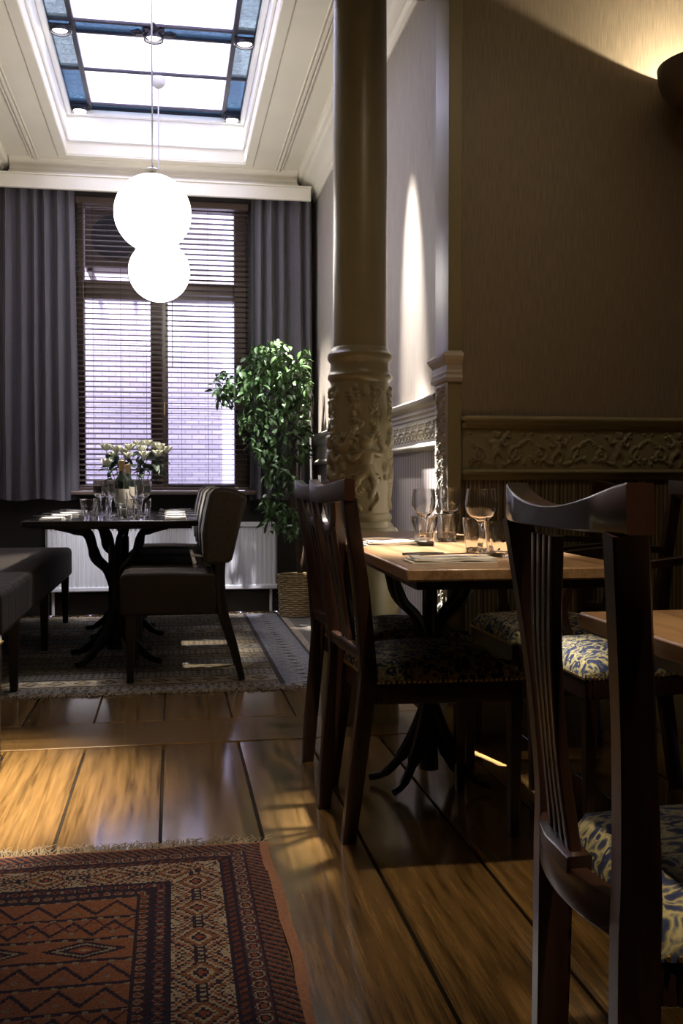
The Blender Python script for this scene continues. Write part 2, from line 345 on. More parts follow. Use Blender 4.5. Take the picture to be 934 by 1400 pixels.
# ---------------------------------------------------------------- setting: floor
GX = [-2.2, -1.94, -1.67, -1.40, -1.13, -.86, -.585, -.310, -.035, .237, .497, .765, 1.03, 1.30, 1.57, 1.84, 2.11, 2.4]
floor = struct(MB().box(-2.3, 2.5, -2.6, 7.5, -.12, -.022).build('floor', 'gap', smooth=0))
def plank(x0, x1, y0, y1, mat='plank', z=0.):
    cx, cy = (x0+x1)/2, (y0+y1)/2; hx, hy = (x1-x0)/2, (y1-y0)/2
    # shallow crown: old wide boards are a touch proud along their middle
    P = []
    nx = 6
    for j, yy in enumerate((-hy, hy)):
        for i in range(nx+1):
            t = -1+2*i/nx; P.append((t*hx, yy, -.0022*t*t if mat == 'plank' else 0))
    b = MB(); top = len(P); b.v = P+[(p[0], p[1], -.024) for p in P]
    n = nx+1
    for i in range(nx): b.f += [(i, i+1, n+i+1, n+i), (top+i, top+n+i, top+n+i+1, top+i+1)]
    for i in range(nx): b.f += [(i, top+i, top+i+1, i+1), (n+i, n+i+1, top+n+i+1, top+n+i)]
    b.f += [(0, n, top+n, top), (nx, top+nx, top+n+nx, n+nx)]
    return b.build('plank', mat, floor, bevel=.002, smooth=30, loc=(cx, cy, z+random.uniform(-.0006, .0006)), seg=1)
def gw(): return random.uniform(.0028, .0045)
for a, b_ in zip(GX[:-1], GX[1:]):
    a1, b1 = a+gw(), b_-gw()
    if a > -1.0 or a < -3: pass
    plank(a1, b1, -2.55, 3.655)
    if -1.2 < (a+b_)/2 < 1.1: plank(max(a1, -1.24), min(b1, 1.05), 4.035, 7.39)
plank(-1.24, .60, 3.667, 4.027, 'plankx'); plank(.606, 1.05, 3.667, 4.027, 'plankx')

# ---------------------------------------------------------------- walls
ZC = 3.22
wall_back = MB()
for bx in ((-1.25, -.66, 7.4, 7.62, 0, 3.7), (.55, 1.06, 7.4, 7.62, 0, 3.7), (-.66, .55, 7.4, 7.62, 0, .88), (-.66, .55, 7.4, 7.62, 3.0, 3.7)): wall_back.box(*bx)
wall_back = struct(wall_back.build('wall_back', 'darkwall', smooth=0))
wall_right = struct(MB().box(1.06, 1.2, 3.72, 7.62, 0, 3.7).build('wall_right', 'paper2', smooth=0))
wall_left = struct(MB().box(-1.4, -1.25, 3.6, 7.62, 0, 3.7).build('wall_left', 'paper2', smooth=0))
wall_mid = struct(MB().box(1.06, 2.5, 3.6, 3.72, 0, 3.3).build('wall_partition', 'paper', smooth=0))
wall_stub = struct(MB().box(-2.3, -1.25, 3.48, 3.6, 0, 3.3).build('wall_stub', 'paper', smooth=0))
for nm, bx in (('wall_east', (2.4, 2.5, -2.6, 3.6, 0, 3.3)), ('wall_west', (-2.3, -2.2, -2.6, 3.48, 0, 3.3)), ('wall_rear', (-2.2, 2.4, -2.6, -2.5, 0, 3.3))):
    struct(MB().box(*bx).build(nm, 'paper', smooth=0))
beam = struct(MB().box(-1.25, 1.06, 3.62, 4.12, 2.97, 3.6).build('beam', 'olive', bevel=.01, smooth=0))

def extrude_x(prof, x0, x1, y, name, mat, parent, loc=None):
    """prof: (out, z) pairs, out = distance in front of a wall plane at y that faces -Y"""
    pts = [(y-o, z) for o, z in prof]+[(y+.0, prof[-1][1]), (y+.0, prof[0][1])]
    return MB().prism(pts, 0, x0, x1).build(name, mat, parent, smooth=50)
def extrude_y(prof, y0, y1, x, name, mat, parent):
    """out towards -X from a wall plane at x"""
    pts = [(x-o, z) for o, z in prof]+[(x, prof[-1][1]), (x, prof[0][1])]
    return MB().prism(pts, 1, y0, y1).build(name, mat, parent, smooth=50)
def prof(pts, n=5): return [(p[0], p[1]) for p in ((v.x, v.z) for v in spline([(a, 0, b) for a, b in pts], n))]

# ---------------------------------------------------------------- plaster relief, modelled as a height field
class Relief:
    def __init__(s, w, h, res):
        s.w, s.h = w, h; s.nu, s.nv = int(w/res)+1, int(h/res)+1
        s.u = np.linspace(0, w, s.nu); s.v = np.linspace(0, h, s.nv); s.H = np.zeros((s.nv, s.nu))
    def dot(s, u, v, r, hgt, sy=1., wrap=False):
        for du in ((0, -s.w, s.w) if wrap else (0,)):
            i0, i1 = np.searchsorted(s.u, [u+du-1.05*r, u+du+1.05*r]); j0, j1 = np.searchsorted(s.v, [v-1.05*r*sy, v+1.05*r*sy])
            if i1 <= i0 or j1 <= j0: continue
            d = ((s.u[None, i0:i1]-u-du)/r)**2+((s.v[j0:j1, None]-v)/(r*sy))**2
            s.H[j0:j1, i0:i1] = np.maximum(s.H[j0:j1, i0:i1], hgt*np.sqrt(np.clip(1-d, 0, 1)))
    def stroke(s, pts, r, hgt, n=14, wrap=False):
        P = spline([(p[0], 0, p[1]) for p in pts], n); k = len(P)
        R = r if isinstance(r, (list, tuple)) else [r, r]
        for i, p in enumerate(P):
            t = i/(k-1); rr = R[0]+(R[1]-R[0])*t; s.dot(p.x, p.z, rr, hgt*(rr/max(R)), wrap=wrap)
    def scroll(s, u, v, r, a0, turns, dirn, wd, hgt, wrap=False):
        m = int(26*turns)
        for i in range(m):
            t = i/(m-1); a = a0+dirn*turns*2*PI*t; rr = r*(1-.85*t); s.dot(u+rr*math.cos(a), v+rr*math.sin(a), wd*(1-.45*t), hgt*(1-.2*t), wrap=wrap)
        s.dot(u, v, wd*1.2, hgt*1.1, wrap=wrap)
    def leafspray(s, u, v, a, l, n, hgt, wrap=False):
        for i in range(n):
            t = (i+.5)/n; cu, cv = u+math.cos(a)*l*t, v+math.sin(a)*l*t
            for sg in (-1, 1):
                b = a+sg*.9
                s.stroke([(cu, cv), (cu+math.cos(b)*l*.3*(1-.5*t), cv+math.sin(b)*l*.3*(1-.5*t))], [l*.075, l*.03], hgt, 6, wrap)
        s.stroke([(u, v), (u+math.cos(a)*l, v+math.sin(a)*l)], [l*.05, l*.03], hgt*.9, 12, wrap)
    def cherub(s, u, v, k, hgt, flip=1, wrap=False):
        """small plaster child figure, k = full height"""
        f = flip; w = wrap
        s.dot(u, v+.40*k, .115*k, hgt*1.1, 1.1, w); s.dot(u+.05*f*k, v+.47*k, .06*k, hgt*1.1, 1, w); s.dot(u-.06*f*k, v+.46*k, .055*k, hgt*1.1, 1, w)
        s.dot(u, v+.14*k, .125*k, hgt, 1.35, w); s.dot(u, v-.04*k, .13*k, hgt, 1., w)
        s.stroke([(u+.08*f*k, v+.24*k), (u+.24*f*k, v+.20*k), (u+.30*f*k, v+.36*k)], [.055*k, .04*k], hgt*.9, 8, w)
        s.stroke([(u-.08*f*k, v+.24*k), (u-.22*f*k, v+.10*k), (u-.30*f*k, v+.16*k)], [.055*k, .04*k], hgt*.9, 8, w)
        s.stroke([(u+.05*f*k, v-.08*k), (u+.14*f*k, v-.25*k), (u+.07*f*k, v-.46*k)], [.08*k, .05*k], hgt*.95, 8, w)
        s.stroke([(u-.05*f*k, v-.08*k), (u-.17*f*k, v-.22*k), (u-.24*f*k, v-.44*k)], [.08*k, .05*k], hgt*.95, 8, w)
        s.leafspray(u-.12*f*k, v+.22*k, PI/2+f*.75, .38*k, 5, hgt*.7, w)
def frieze(R, step, k, hgt, seedv=1):
    rd = random.Random(seedv); u = step*.55; i = 0; h = R.h
    while u < R.w:
        R.cherub(u, h*.49, h*(.92 if i % 3 != 1 else .74), hgt, 1 if i % 2 else -1)
        for sg in (-1, 1):
            R.scroll(u+sg*step*.30, h*.36, h*.20, PI/2, 1.4, sg, h*.045, hgt*.7)
            R.stroke([(u+sg*step*.1, h*.12), (u+sg*step*.22, h*.2), (u+sg*step*.36, h*.62), (u+sg*step*.46, h*.72)], [h*.05, h*.025], hgt*.7)
            R.leafspray(u+sg*step*.34, h*.55, PI/2-sg*.9, h*.34, 4, hgt*.6)
            for q in range(7): R.dot(u+sg*step*(.26+.2*rd.random()), h*(.12+.2*rd.random()), h*.045, hgt*.7)
            R.dot(u+sg*step*.2, h*.82, h*.045, hgt*.6); R.dot(u+sg*step*.43, h*.9, h*.04, hgt*.5)
        u += step; i += 1

# partition dado
extrude_x(prof([(.004, 1.152), (.012, 1.158), (.014, 1.168), (.034, 1.176), (.046, 1.186), (.046, 1.196), (.036, 1.202), (.004, 1.205)]), 1.07, 2.4, 3.6, 'dado_cap', 'olive', wall_mid)
extrude_x(prof([(.004, .962), (.016, .966), (.022, .974), (.022, .985), (.034, .990), (.034, .998), (.022, 1.004), (.004, 1.006)]), 1.07, 2.4, 3.6, 'dado_rail', 'olive', wall_mid)
R = Relief(1.33, .146, .0028); frieze(R, .243, 1, .016)
P = np.zeros((R.nv, R.nu, 3)); P[..., 0] = 1.07+R.u[None]; P[..., 1] = 3.589-R.H; P[..., 2] = 1.006+R.v[:, None]
link(grid_mesh(P, 'frieze'), 'frieze', 'olive', wall_mid)
MB().box(1.07, 2.4, 3.597, 3.6, .13, .962).build('striped_paper', 'str1', wall_mid, smooth=0)
extrude_x([(.022, 0), (.022, .10), (.016, .112), (.016, .122), (.006, .134)], 1.09, 2.4, 3.6, 'baseboard', 'olive', wall_mid)
for zz, r in ((1.19, .016), (1.166, .009), (.992, .012)):       # rolled ends of the two mouldings
    MB().lathe([(0, 0), (r, 0), (r, .012), (r*.6, .016), (0, .016)], 14).build('moulding_end', 'olive', wall_mid, loc=(1.072, 3.57, zz-.006))

# right wall dado
extrude_y(prof([(.004, 1.222), (.014, 1.226), (.016, 1.240), (.026, 1.246), (.028, 1.262), (.048, 1.274), (.056, 1.290), (.056, 1.298), (.04, 1.304), (.004, 1.306)]), 3.77, 7.39, 1.06, 'dado_cap', 'olive2', wall_right)
extrude_y(prof([(.004, 1.086), (.018, 1.090), (.026, 1.100), (.026, 1.112), (.014, 1.120), (.004, 1.122)]), 3.77, 7.39, 1.06, 'dado_rail', 'olive2', wall_right)
R = Relief(1.6, .10, .0032)
for i in range(27):
    u = .03+i*.06
    R.scroll(u, .038, .020, PI/2, 1.3, 1 if i % 2 else -1, .0055, .010); R.leafspray(u+.02, .05, 1.1 if i % 2 else 2.0, .04, 3, .009)
    R.dot(u+.03, .018, .008, .009); R.dot(u+.012, .082, .007, .008)
P = np.zeros((R.nv, R.nu, 3)); P[..., 1] = 3.77+R.u[None]; P[..., 0] = 1.052-R.H; P[..., 2] = 1.122+R.v[:, None]
link(grid_mesh(P, 'frieze'), 'frieze', 'olive2', wall_right)
MB().box(1.051, 1.06, 5.37, 7.39, 1.122, 1.222).build('frieze', 'olive2', wall_right, smooth=0)
MB().box(1.057, 1.06, 3.77, 7.39, .13, 1.086).build('striped_paper', 'str2', wall_right, smooth=0)
extrude_y([(.022, 0), (.022, .10), (.016, .112), (.006, .134)], 3.77, 7.39, 1.06, 'baseboard', 'olive', wall_right)

# pilaster at the corner of the partition
pil = struct(MB().box(1.01, 1.0605, 3.575, 3.765, 0, 2.97).build('pilaster', 'olive', bevel=.003, smooth=0))
cp = [(.0, 1.325), (.012, 1.33), (.017, 1.342), (.010, 1.352), (.012, 1.362), (.008, 1.37), (.008, 1.388), (.014, 1.395), (.024, 1.408), (.030, 1.42), (.026, 1.43), (.010, 1.438), (0, 1.442)]
b = MB()
for (o, z), (o2, z2) in zip(cp[:-1], cp[1:]):
    a = (1.01-o, 1.0605, 3.575-o, 3.765+o*.5); c = (1.01-o2, 1.0605, 3.575-o2, 3.765+o2*.5)
    vs = [(a[0], a[2], z), (a[1], a[2], z), (a[1], a[3], z), (a[0], a[3], z), (c[0], c[2], z2), (c[1], c[2], z2), (c[1], c[3], z2), (c[0], c[3], z2)]
    b.add(vs, [(0, 1, 5, 4), (1, 2, 6, 5), (2, 3, 7, 6), (3, 0, 4, 7)])
b.build('capital', 'olive2', pil, smooth=50)
R = Relief(.18, 1.2, .003); rd = random.Random(3)
for i in range(17):
    v = .05+i*.068
    for sg in (-1, 1): R.scroll(.09+sg*.048, v, .018, PI/2, 1.3, sg, .0055, .010); R.leafspray(.09+sg*.012, v+.01, PI/2-sg*.8, .055, 5, .010); R.dot(.09+sg*.03, v+.045, .008, .010)
    R.dot(.09, v+.03, .011, .013, 1.5); R.dot(.09, v+.006, .008, .011)
P = np.zeros((R.nv, R.nu, 3)); P[..., 1] = 3.58+R.u[None]; P[..., 0] = 1.0095-R.H; P[..., 2] = .125+R.v[:, None]
link(grid_mesh(P, 'relief_panel'), 'relief_panel', 'olive2', pil)
MB().box(1.0, 1.062, 3.565, 3.77, 0, .12).build('plinth', 'olive', pil, bevel=.004)

# ---------------------------------------------------------------- cast column
CX, CY = .754, 3.98
column = holder('column', (CX, CY, 0))
MB().lathe([(.110, 1.485), (.109, 2.2), (.106, 2.965), (0, 2.965)], 64).build('shaft', 'olive', column)
MB().lathe([(.118, 1.352), (.124, 1.362), (.131, 1.372), (.131, 1.384), (.124, 1.392), (.121, 1.40), (.119, 1.425), (.121, 1.436), (.128, 1.444), (.133, 1.456), (.132, 1.468), (.124, 1.476), (.118, 1.482), (.116, 1.492), (.111, 1.497), (.105, 1.497)], 64).build('capital_ring', 'olive', column)
R = Relief(2*PI*.119, .525, .0032); W_ = R.w
for q in range(4):
    u0 = (q+.5)*W_/4; g = W_/8
    for sg in (-1, 1):
        for i in range(9): R.dot(u0+sg*(.054+.008*math.sin(i*1.1)), .50-i*.026, .0105, .013, 1.2, True)      # hanging drops
    for i in range(15):                                                                                     # swag of flowers
        t = -1+2*i/14; R.dot(u0+t*.052, .262+.075*t*t, .0135+.004*(1-t*t), .017, 1, True)
    R.stroke([(u0-.05, .46), (u0-.02, .40), (u0-.045, .34)], [.006, .004], .008, wrap=True); R.stroke([(u0+.05, .46), (u0+.025, .39), (u0+.05, .33)], [.006, .004], .008, wrap=True)
    R.cherub(u0-g+.005, .185, .25, .019, 1 if q % 2 else -1, True)
    for sg in (-1, 1):
        R.scroll(u0+sg*.046, .135, .026, -PI/2, 1.4, sg, .008, .013, True); R.stroke([(u0+sg*.07, .02), (u0+sg*.04, .06), (u0+sg*.066, .13)], [.010, .006], .013, wrap=True)
        R.leafspray(u0+sg*.03, .055, PI/2-sg*.9, .07, 5, .011, True)
        R.leafspray(u0-g+sg*.02, .40, PI/2-sg*.5, .10, 6, .011, True); R.scroll(u0-g+sg*.03, .36, .018, 0, 1.2, sg, .006, .010, True)
    R.dot(u0-g, .485, .018, .014, 1.2, True); R.dot(u0, .185, .014, .014, 1.5, True); R.dot(u0, .145, .010, .013, 1.3, True)
th = R.u[None, :-1]/R.w*2*PI; rr = .119+R.H[:, :-1]
P = np.stack([rr*np.cos(th), rr*np.sin(th), np.broadcast_to(.83+R.v[:, None], rr.shape)], -1)
link(grid_mesh(P, 'pedestal_relief', True), 'pedestal_relief', 'olive', column)
MB().lathe([(.16, .0), (.16, .70), (.158, .752), (.150, .768), (.138, .775), (.136, .782), (.129, .79), (.124, .797), (.128, .802), (.131, .812), (.128, .824), (.121, .831), (.115, .834)], 64).build('pedestal_base', 'olive', column)

# ---------------------------------------------------------------- ceiling, skylight, cornice
OX0, OX1, OY0, OY1 = -.70, .52, 4.56, 7.14
ceiling = MB()
for bx in ((-1.25, OX0, 4.1, 7.4), (OX1, 1.06, 4.1, 7.4), (OX0, OX1, 4.1, OY0), (OX0, OX1, OY1, 7.4)): ceiling.box(*bx, ZC, ZC+.08)
ceiling = struct(ceiling.build('ceiling', 'ceiling', smooth=0))
struct(MB().box(-2.3, 2.5, -2.6, 3.6, 3.24, 3.3).build('ceiling_front', 'plaster', smooth=0))
def rect_frame(x0, x1, y0, y1, w, z0, z1, name, mat, parent, bevel=.004):
    m = MB(); m.box(x0, x1, y0, y0+w, z0, z1); m.box(x0, x1, y1-w, y1, z0, z1); m.box(x0, x0+w, y0+w, y1-w, z0, z1); m.box(x1-w, x1, y0+w, y1-w, z0, z1)
    return m.build(name, mat, parent, bevel=bevel, smooth=0)
rect_frame(-.955, .80, 4.3, 7.30, .014, ZC-.014, ZC, 'ceiling_moulding', 'cornice', ceiling)
rect_frame(-.935, .78, 4.32, 7.28, .016, ZC-.020, ZC, 'ceiling_moulding', 'cornice', ceiling)
rect_frame(-.912, .757, 4.343, 7.257, .010, ZC-.010, ZC, 'ceiling_moulding', 'cornice', ceiling)
rect_frame(-.765, .585, 4.49, 7.205, .065, ZC-.012, ZC, 'opening_trim', 'cornice', ceiling, .006)
GZ = 3.54
sky = struct(MB().box(OX0-.06, OX0, OY0-.06, OY1+.06, ZC+.0801, GZ+.1).box(OX1, OX1+.06, OY0-.06, OY1+.06, ZC+.0801, GZ+.1).box(OX0, OX1, OY0-.06, OY0, ZC+.0801, GZ+.1).box(OX0, OX1, OY1, OY1+.06, ZC+.0801, GZ+.1).build('skylight', 'white', smooth=0))
sx = [-.675, -.54, .37, .490]; sy = [4.60, 4.70, 5.25, 5.79, 5.93, 6.46, 7.03, 7.115]
rect_frame(OX0, OX1, OY0, OY1, .035, GZ-.06, GZ-.02, 'lining_moulding', 'white', sky, .01)
rect_frame(OX0, OX1, OY0, OY1, .018, ZC+.085, ZC+.12, 'lining_moulding', 'white', sky, .006)
rect_frame(OX0, OX1, OY0, OY1, .028, GZ-.018, GZ+.02, 'curb', 'lead', sky, .003)
for j in range(len(sy)-1):
    for i in range(3):
        strip = j in (0, 3, 6); end = j in (1, 5)
        mat = 'frost' if (i == 1 and not strip) else ('paleglass' if j in (2, 4) else 'blueglass')
        MB().box(sx[i]+.004, sx[i+1]-.004, sy[j]+.004, sy[j+1]-.004, GZ-.002, GZ+.003).build('pane', mat, sky, smooth=0)
for x, w in ((sx[0], .016), (sx[1], .030), (sx[2], .030), (sx[3], .016)):
    MB().box(x-w/2, x+w/2, sy[0], sy[-1], GZ-.020, GZ+.02).build('glazing_bar', 'lead', sky, bevel=.004, smooth=0)
for y, w in zip(sy, (.02, .024, .026, .022, .022, .026, .02, .02)):
    MB().box(sx[0], sx[-1], y-w/2, y+w/2, GZ-.016, GZ+.018).build('glazing_bar', 'lead', sky, bevel=.003, smooth=0)
ros = MB().lathe([(0, -.03), (.05, -.03), (.06, -.022), (.062, -.012), (0, -.012)], 20)
for k in range(8):
    a = k*PI/4; l = .13 if k % 2 == 0 else .085
    ros.tube([(.05*math.cos(a), .05*math.sin(a), -.022), (l*.75*math.cos(a), l*.75*math.sin(a), -.024), (l*math.cos(a), l*math.sin(a), -.018)], [.016, .022, .004], 8)
    ros.ball((l*.7*math.cos(a+.25), l*.7*math.sin(a+.25), -.022), .012, 8, 5)
ros.build('rosette', 'lead', sky, loc=(-.09, 5.86, GZ))
n = 0
def spot_fitting(x, y, label):
    t = thing('spotlight', (x, y, GZ-.022), label, 'lamp')
    MB().box(-.062, .062, -.05, .05, -.012, .0).lathe([(.050, -.03), (.054, -.012), (.058, -.012), (.054, -.034), (.050, -.03)], 24).build('housing', 'lead', t, bevel=.002)
    MB().lathe([(0, -.030), (.022, -.028), (.040, -.020), (.046, -.0125)], 20).build('bulb', 'bulb', t)
    for sg in (-1, 1): MB().box(sg*.056-.006, sg*.056+.006, -.008, .008, -.03, -.0125).build('clip', 'chrome', t, bevel=.001)
    return t
spot_fitting(-.607, 5.86, 'skylight spotlight at the left rim, near the middle of the glass')
spot_fitting(.43, 5.86, 'skylight spotlight at the right rim, near the middle of the glass')
spot_fitting(-.607, 7.072, 'skylight spotlight in the left corner above the window')
spot_fitting(.43, 7.072, 'skylight spotlight in the right corner above the window')
t = thing('spotlight', (-.09, 5.86, GZ-.031), 'round spotlight in the lead rosette at the middle of the skylight', 'lamp')
MB().lathe([(.050, -.026), (.056, -.0), (.060, -.0), (.056, -.03), (.050, -.026)], 24).build('housing', 'lead', t)
MB().lathe([(0, -.026), (.03, -.02), (.05, -.002)], 20).build('bulb', 'bulb', t)

cornp = prof([(.004, 3.03), (.012, 3.035), (.014, 3.055), (.030, 3.07), (.036, 3.09), (.060, 3.12), (.10, 3.145), (.105, 3.16), (.13, 3.17), (.14, 3.19), (.14, ZC)], 4)
struct(extrude_y(cornp, 4.1, 7.39, 1.06, 'trim_1', 'cornice', None))
lc = struct(MB().prism([(-1.25+o, z) for o, z in cornp]+[(-1.25, ZC), (-1.25, 3.03)], 1, 4.1, 7.39).build('trim_2', 'cornice', smooth=50))
struct(extrude_x(prof([(.03, 3.085), (.16, 3.09), (.17, 3.11), (.14, 3.13), (.10, 3.15), (.11, 3.17), (.14, 3.185), (.15, ZC)], 4), -1.105, .915, 7.4, 'trim_3', 'cornice', None))

# ---------------------------------------------------------------- window
win = holder('window_1', (0, 0, 0))
FY0, FY1 = 7.44, 7.52
fr = MB().box(-.66, -.615, FY0, FY1, .90, 3.0).box(.462, .55, FY0, FY1, .90, 3.0).box(-.615, .462, FY0, FY1, .90, .95).box(-.615, .462, FY0, FY1, 2.945, 3.0)
fr.build('frame', 'frame', win, bevel=.006, smooth=0)
MB().box(-.615, .462, FY0-.01, FY1, 2.285, 2.42).build('transom', 'frame', win, bevel=.008, smooth=0)
MB().box(-.148, -.022, FY0-.005, FY1, .95, 2.285).build('mullion', 'frame', win, bevel=.006, smooth=0)
MB().box(-.110, -.062, FY0-.005, FY1, 2.42, 2.945).build('mullion', 'frame', win, bevel=.006, smooth=0)
for x0, x1, z0, z1 in ((-.615, -.148, .95, 2.285), (-.022, .462, .95, 2.285), (-.615, -.110, 2.42, 2.945), (-.062, .462, 2.42, 2.945)):
    MB().box(x0, x1, 7.478, 7.484, z0, z1).build('pane', 'winglass', win, smooth=0)
MB().box(-.70, .60, 7.19, 7.44, .868, .898).build('sill', 'frame', win, bevel=.008, smooth=0)
MB().box(-.055, -.045, 7.425, 7.435, 1.45, 1.53).box(-.055, -.045, 7.40, 7.435, 1.53, 1.545).build('handle', 'brass', win, bevel=.002)
struct(MB().box(-1.24, 1.05, 7.37, 7.4, 0, .16).build('baseboard_back', 'darkwall', bevel=.006, smooth=0))

# outside: the neighbour's brick wall, a fan unit, the pale render beyond
struct(MB().prism([(-3.5, -.5), (.45, -.5), (.45, 3.24), (.63, 3.54), (.63, 6.0), (-3.5, 6.0)], 1, 9.0, 9.3).build('exterior_wall', 'brick', smooth=0))
struct(MB().box(.5, 5, 11.0, 11.2, -.5, 6).build('exterior_render', 'render', smooth=0))
struct(MB().box(-6, 6, 7.7, 14, -.7, -.5).build('exterior_ground', 'render', smooth=0))
t = thing('fan_unit', (-.46, 7.98, 2.60), 'brown fan unit with a round dark grille outside the upper window', 'fan unit')
MB().box(-.19, .19, -.12, .12, 0, .46).build('casing', 'metalbrown', t, bevel=.01, smooth=0)
g = MB()
for k in range(7): g.lathe([(.02+k*.024, -.004), (.026+k*.024, -.010), (.032+k*.024, -.004)], 28)
o = g.build('grille', 'black', t); o.rotation_euler = (PI/2, 0, 0); o.location = (.03, -.12, .23)
o = MB().lathe([(0, 0), (.17, 0), (.17, .004), (0, .004)], 28).build('fan_opening', 'black', t); o.rotation_euler = (PI/2, 0, 0); o.location = (.03, -.1195, .23)
MB().box(-.17, -.13, -.1, 1.0, -.03, 0).box(.13, .17, -.1, 1.0, -.03, 0).build('bracket', 'metalbrown', t)
# ---------------------------------------------------------------- blinds, curtains, pelmet, radiator
def blind(x0, x1, tilt, label):
    t = thing('venetian_blind', ((x0+x1)/2, 7.355, 2.985), label, 'blind'); w = (x1-x0)/2
    MB().box(-w, w, -.028, .028, -.045, 0).build('head_rail', 'slat', t, bevel=.003, smooth=0)
    me = MB().prism([(-.025, -.0012), (-.012, .0016), (0, .0026), (.012, .0016), (.025, -.0012), (.012, -.0012), (0, 0), (-.012, -.0012)], 0, -w, w).mesh('slat')
    z = -.075; n = 0
    while z > -2.05:
        o = link(me, 'slat', 'slat', t, (0, 0, z)); o.rotation_euler = (tilt+random.uniform(-.012, .012), random.uniform(-.0012, .0012), 0); z -= .0372; n += 1
    MB().box(-w, w, -.026, .026, -2.085, -2.062).build('bottom_rail', 'slat', t, bevel=.003, smooth=0)
    for s in (-.62, 0.02, .62):
        m = MB()
        for y in (-.027, .027): m.tube([(s*w, y, -.04), (s*w, y, -2.07)], .0009, 5)
        m.build('ladder_cord', 'cord', t)
    MB().tube([(-w+.05, -.034, -.04), (-w+.05, -.036, -1.2)], .0035, 6).build('tilt_wand', 'slat', t)
blind(-.664, -.062, .30, 'dark wooden venetian blind with tilted slats over the left half of the window')
blind(-.040, .560, -.06, 'dark wooden venetian blind with nearly level slats over the right half of the window')

def curtain(x0, x1, zt, zb, folds, label, seed):
    rd = random.Random(seed); nu, nv = 180, 26; t = thing('curtain', ((x0+x1)/2, 7.255, zb), label, 'curtain')
    u = np.linspace(0, 1, nu); v = np.linspace(0, 1, nv)[:, None]
    ph = u*folds*2*PI+.9*np.sin(u*7+seed)+.5*np.sin(u*17+seed*2)
    amp = .026+.012*(1-v)+.008*np.sin(u*9+seed)
    Y = amp*np.sin(ph+.25*np.sin(v*3+seed))+.006*np.sin(2*ph+1)
    X = (x0-(x0+x1)/2)+(x1-x0)*u+.006*np.sin(ph*.5+v*4)*(1-v) + (u-.5)*.03*(1-v)
    Z = (zt-zb)*v+.008*np.sin(u*11+seed)*(1-v)+0*u
    F = np.stack([X+0*v, Y, Z+0*u], -1); B = F+np.array([0, .004, 0])
    ring = np.concatenate([F, B[:, ::-1]], 1)
    o = link(grid_mesh(ring, 'drape', True), 'drape', 'curtain', t)
    return t
curtain(-1.19, -.665, 3.03, .835, 6, 'long grey-brown curtain hanging left of the window', 2)
curtain(.575, 1.012, 3.03, .835, 5, 'long grey-brown curtain hanging right of the window behind the ficus', 5)
t = thing('pelmet', (-.11, 7.2, 2.985), 'cream painted curtain pelmet running along the top of the window wall', 'pelmet')
MB().box(-1.13, 1.11, -.03, 0, 0, .092).box(-1.13, 1.11, 0, .195, .075, .092).build('board', 'cornice', t, bevel=.004, smooth=0)
MB().box(-1.135, 1.115, -.038, .01, .092, .104).build('moulding', 'cornice', t, bevel=.004, smooth=0)

t = thing('radiator', (-.06, 7.30, .175), 'white panel radiator with vertical ribs on the wall below the window', 'radiator')
pts = []; n = 50; wd = 1.64/n
for i in range(n):
    x = -.82+i*wd; pts += [(x, 0), (x+wd*.18, 0), (x+wd*.30, -.010), (x+wd*.70, -.010), (x+wd*.82, 0)]
pts += [(.82, 0), (.82, .028), (-.82, .028)]
MB().prism(pts, 2, .035, .455).build('ribbed_panel', 'rad', t, smooth=30)
MB().box(-.824, .824, -.014, .03, .0, .035).build('bottom_channel', 'rad', t, bevel=.008)
MB().box(-.824, .824, -.014, .09, .455, .492).build('top_grille', 'rad', t, bevel=.008)
MB().box(-.824, -.80, .0, .09, .02, .46).box(.80, .824, .0, .09, .02, .46).build('side_cover', 'rad', t, bevel=.003)
for x in (-.78, .78): MB().tube([(x, .04, .02), (x, .04, -.17)], .011, 10).build('pipe', 'rad', t)

t = thing('light_switch', (-1.25, 7.05, 1.30), 'white rocker switch plate on the left wall beside the curtain', 'switch')
MB().box(0, .014, -.06, .06, 0, .22).build('plate', 'plastic', t, bevel=.004)
MB().box(.014, .020, -.03, .03, .06, .16).build('rocker', 'plastic', t, bevel=.003)

# ---------------------------------------------------------------- pendant globes
def pendant(x, y, z, zt, label):
    t = thing('pendant_lamp', (x, y, z), label, 'lamp')
    MB().ball((0, 0, 0), .192, 48, 28).build('globe', 'globe', t)
    MB().lathe([(0, .225), (.02, .225), (.034, .215), (.04, .19), (.04, .178), (0, .178)], 20).build('cap', 'chrome', t)
    MB().tube([(0, 0, .22), (0, 0, zt-z)], .0045, 6).build('cable', 'cable', t)
    MB().lathe([(0, -.035), (.02, -.033), (.038, -.018), (.046, 0), (.046, .03), (0, .03)], 20).build('ceiling_cup', 'cable', t, loc=(0, 0, zt-z-.028))
pendant(-.088, 5.14, 2.31, 3.51, 'larger looking front pendant lamp with lit opal glass globe above the set table')
pendant(-.072, 6.46, 2.295, 3.505, 'rear pendant lamp with lit opal glass globe, lower and partly behind the other globe')

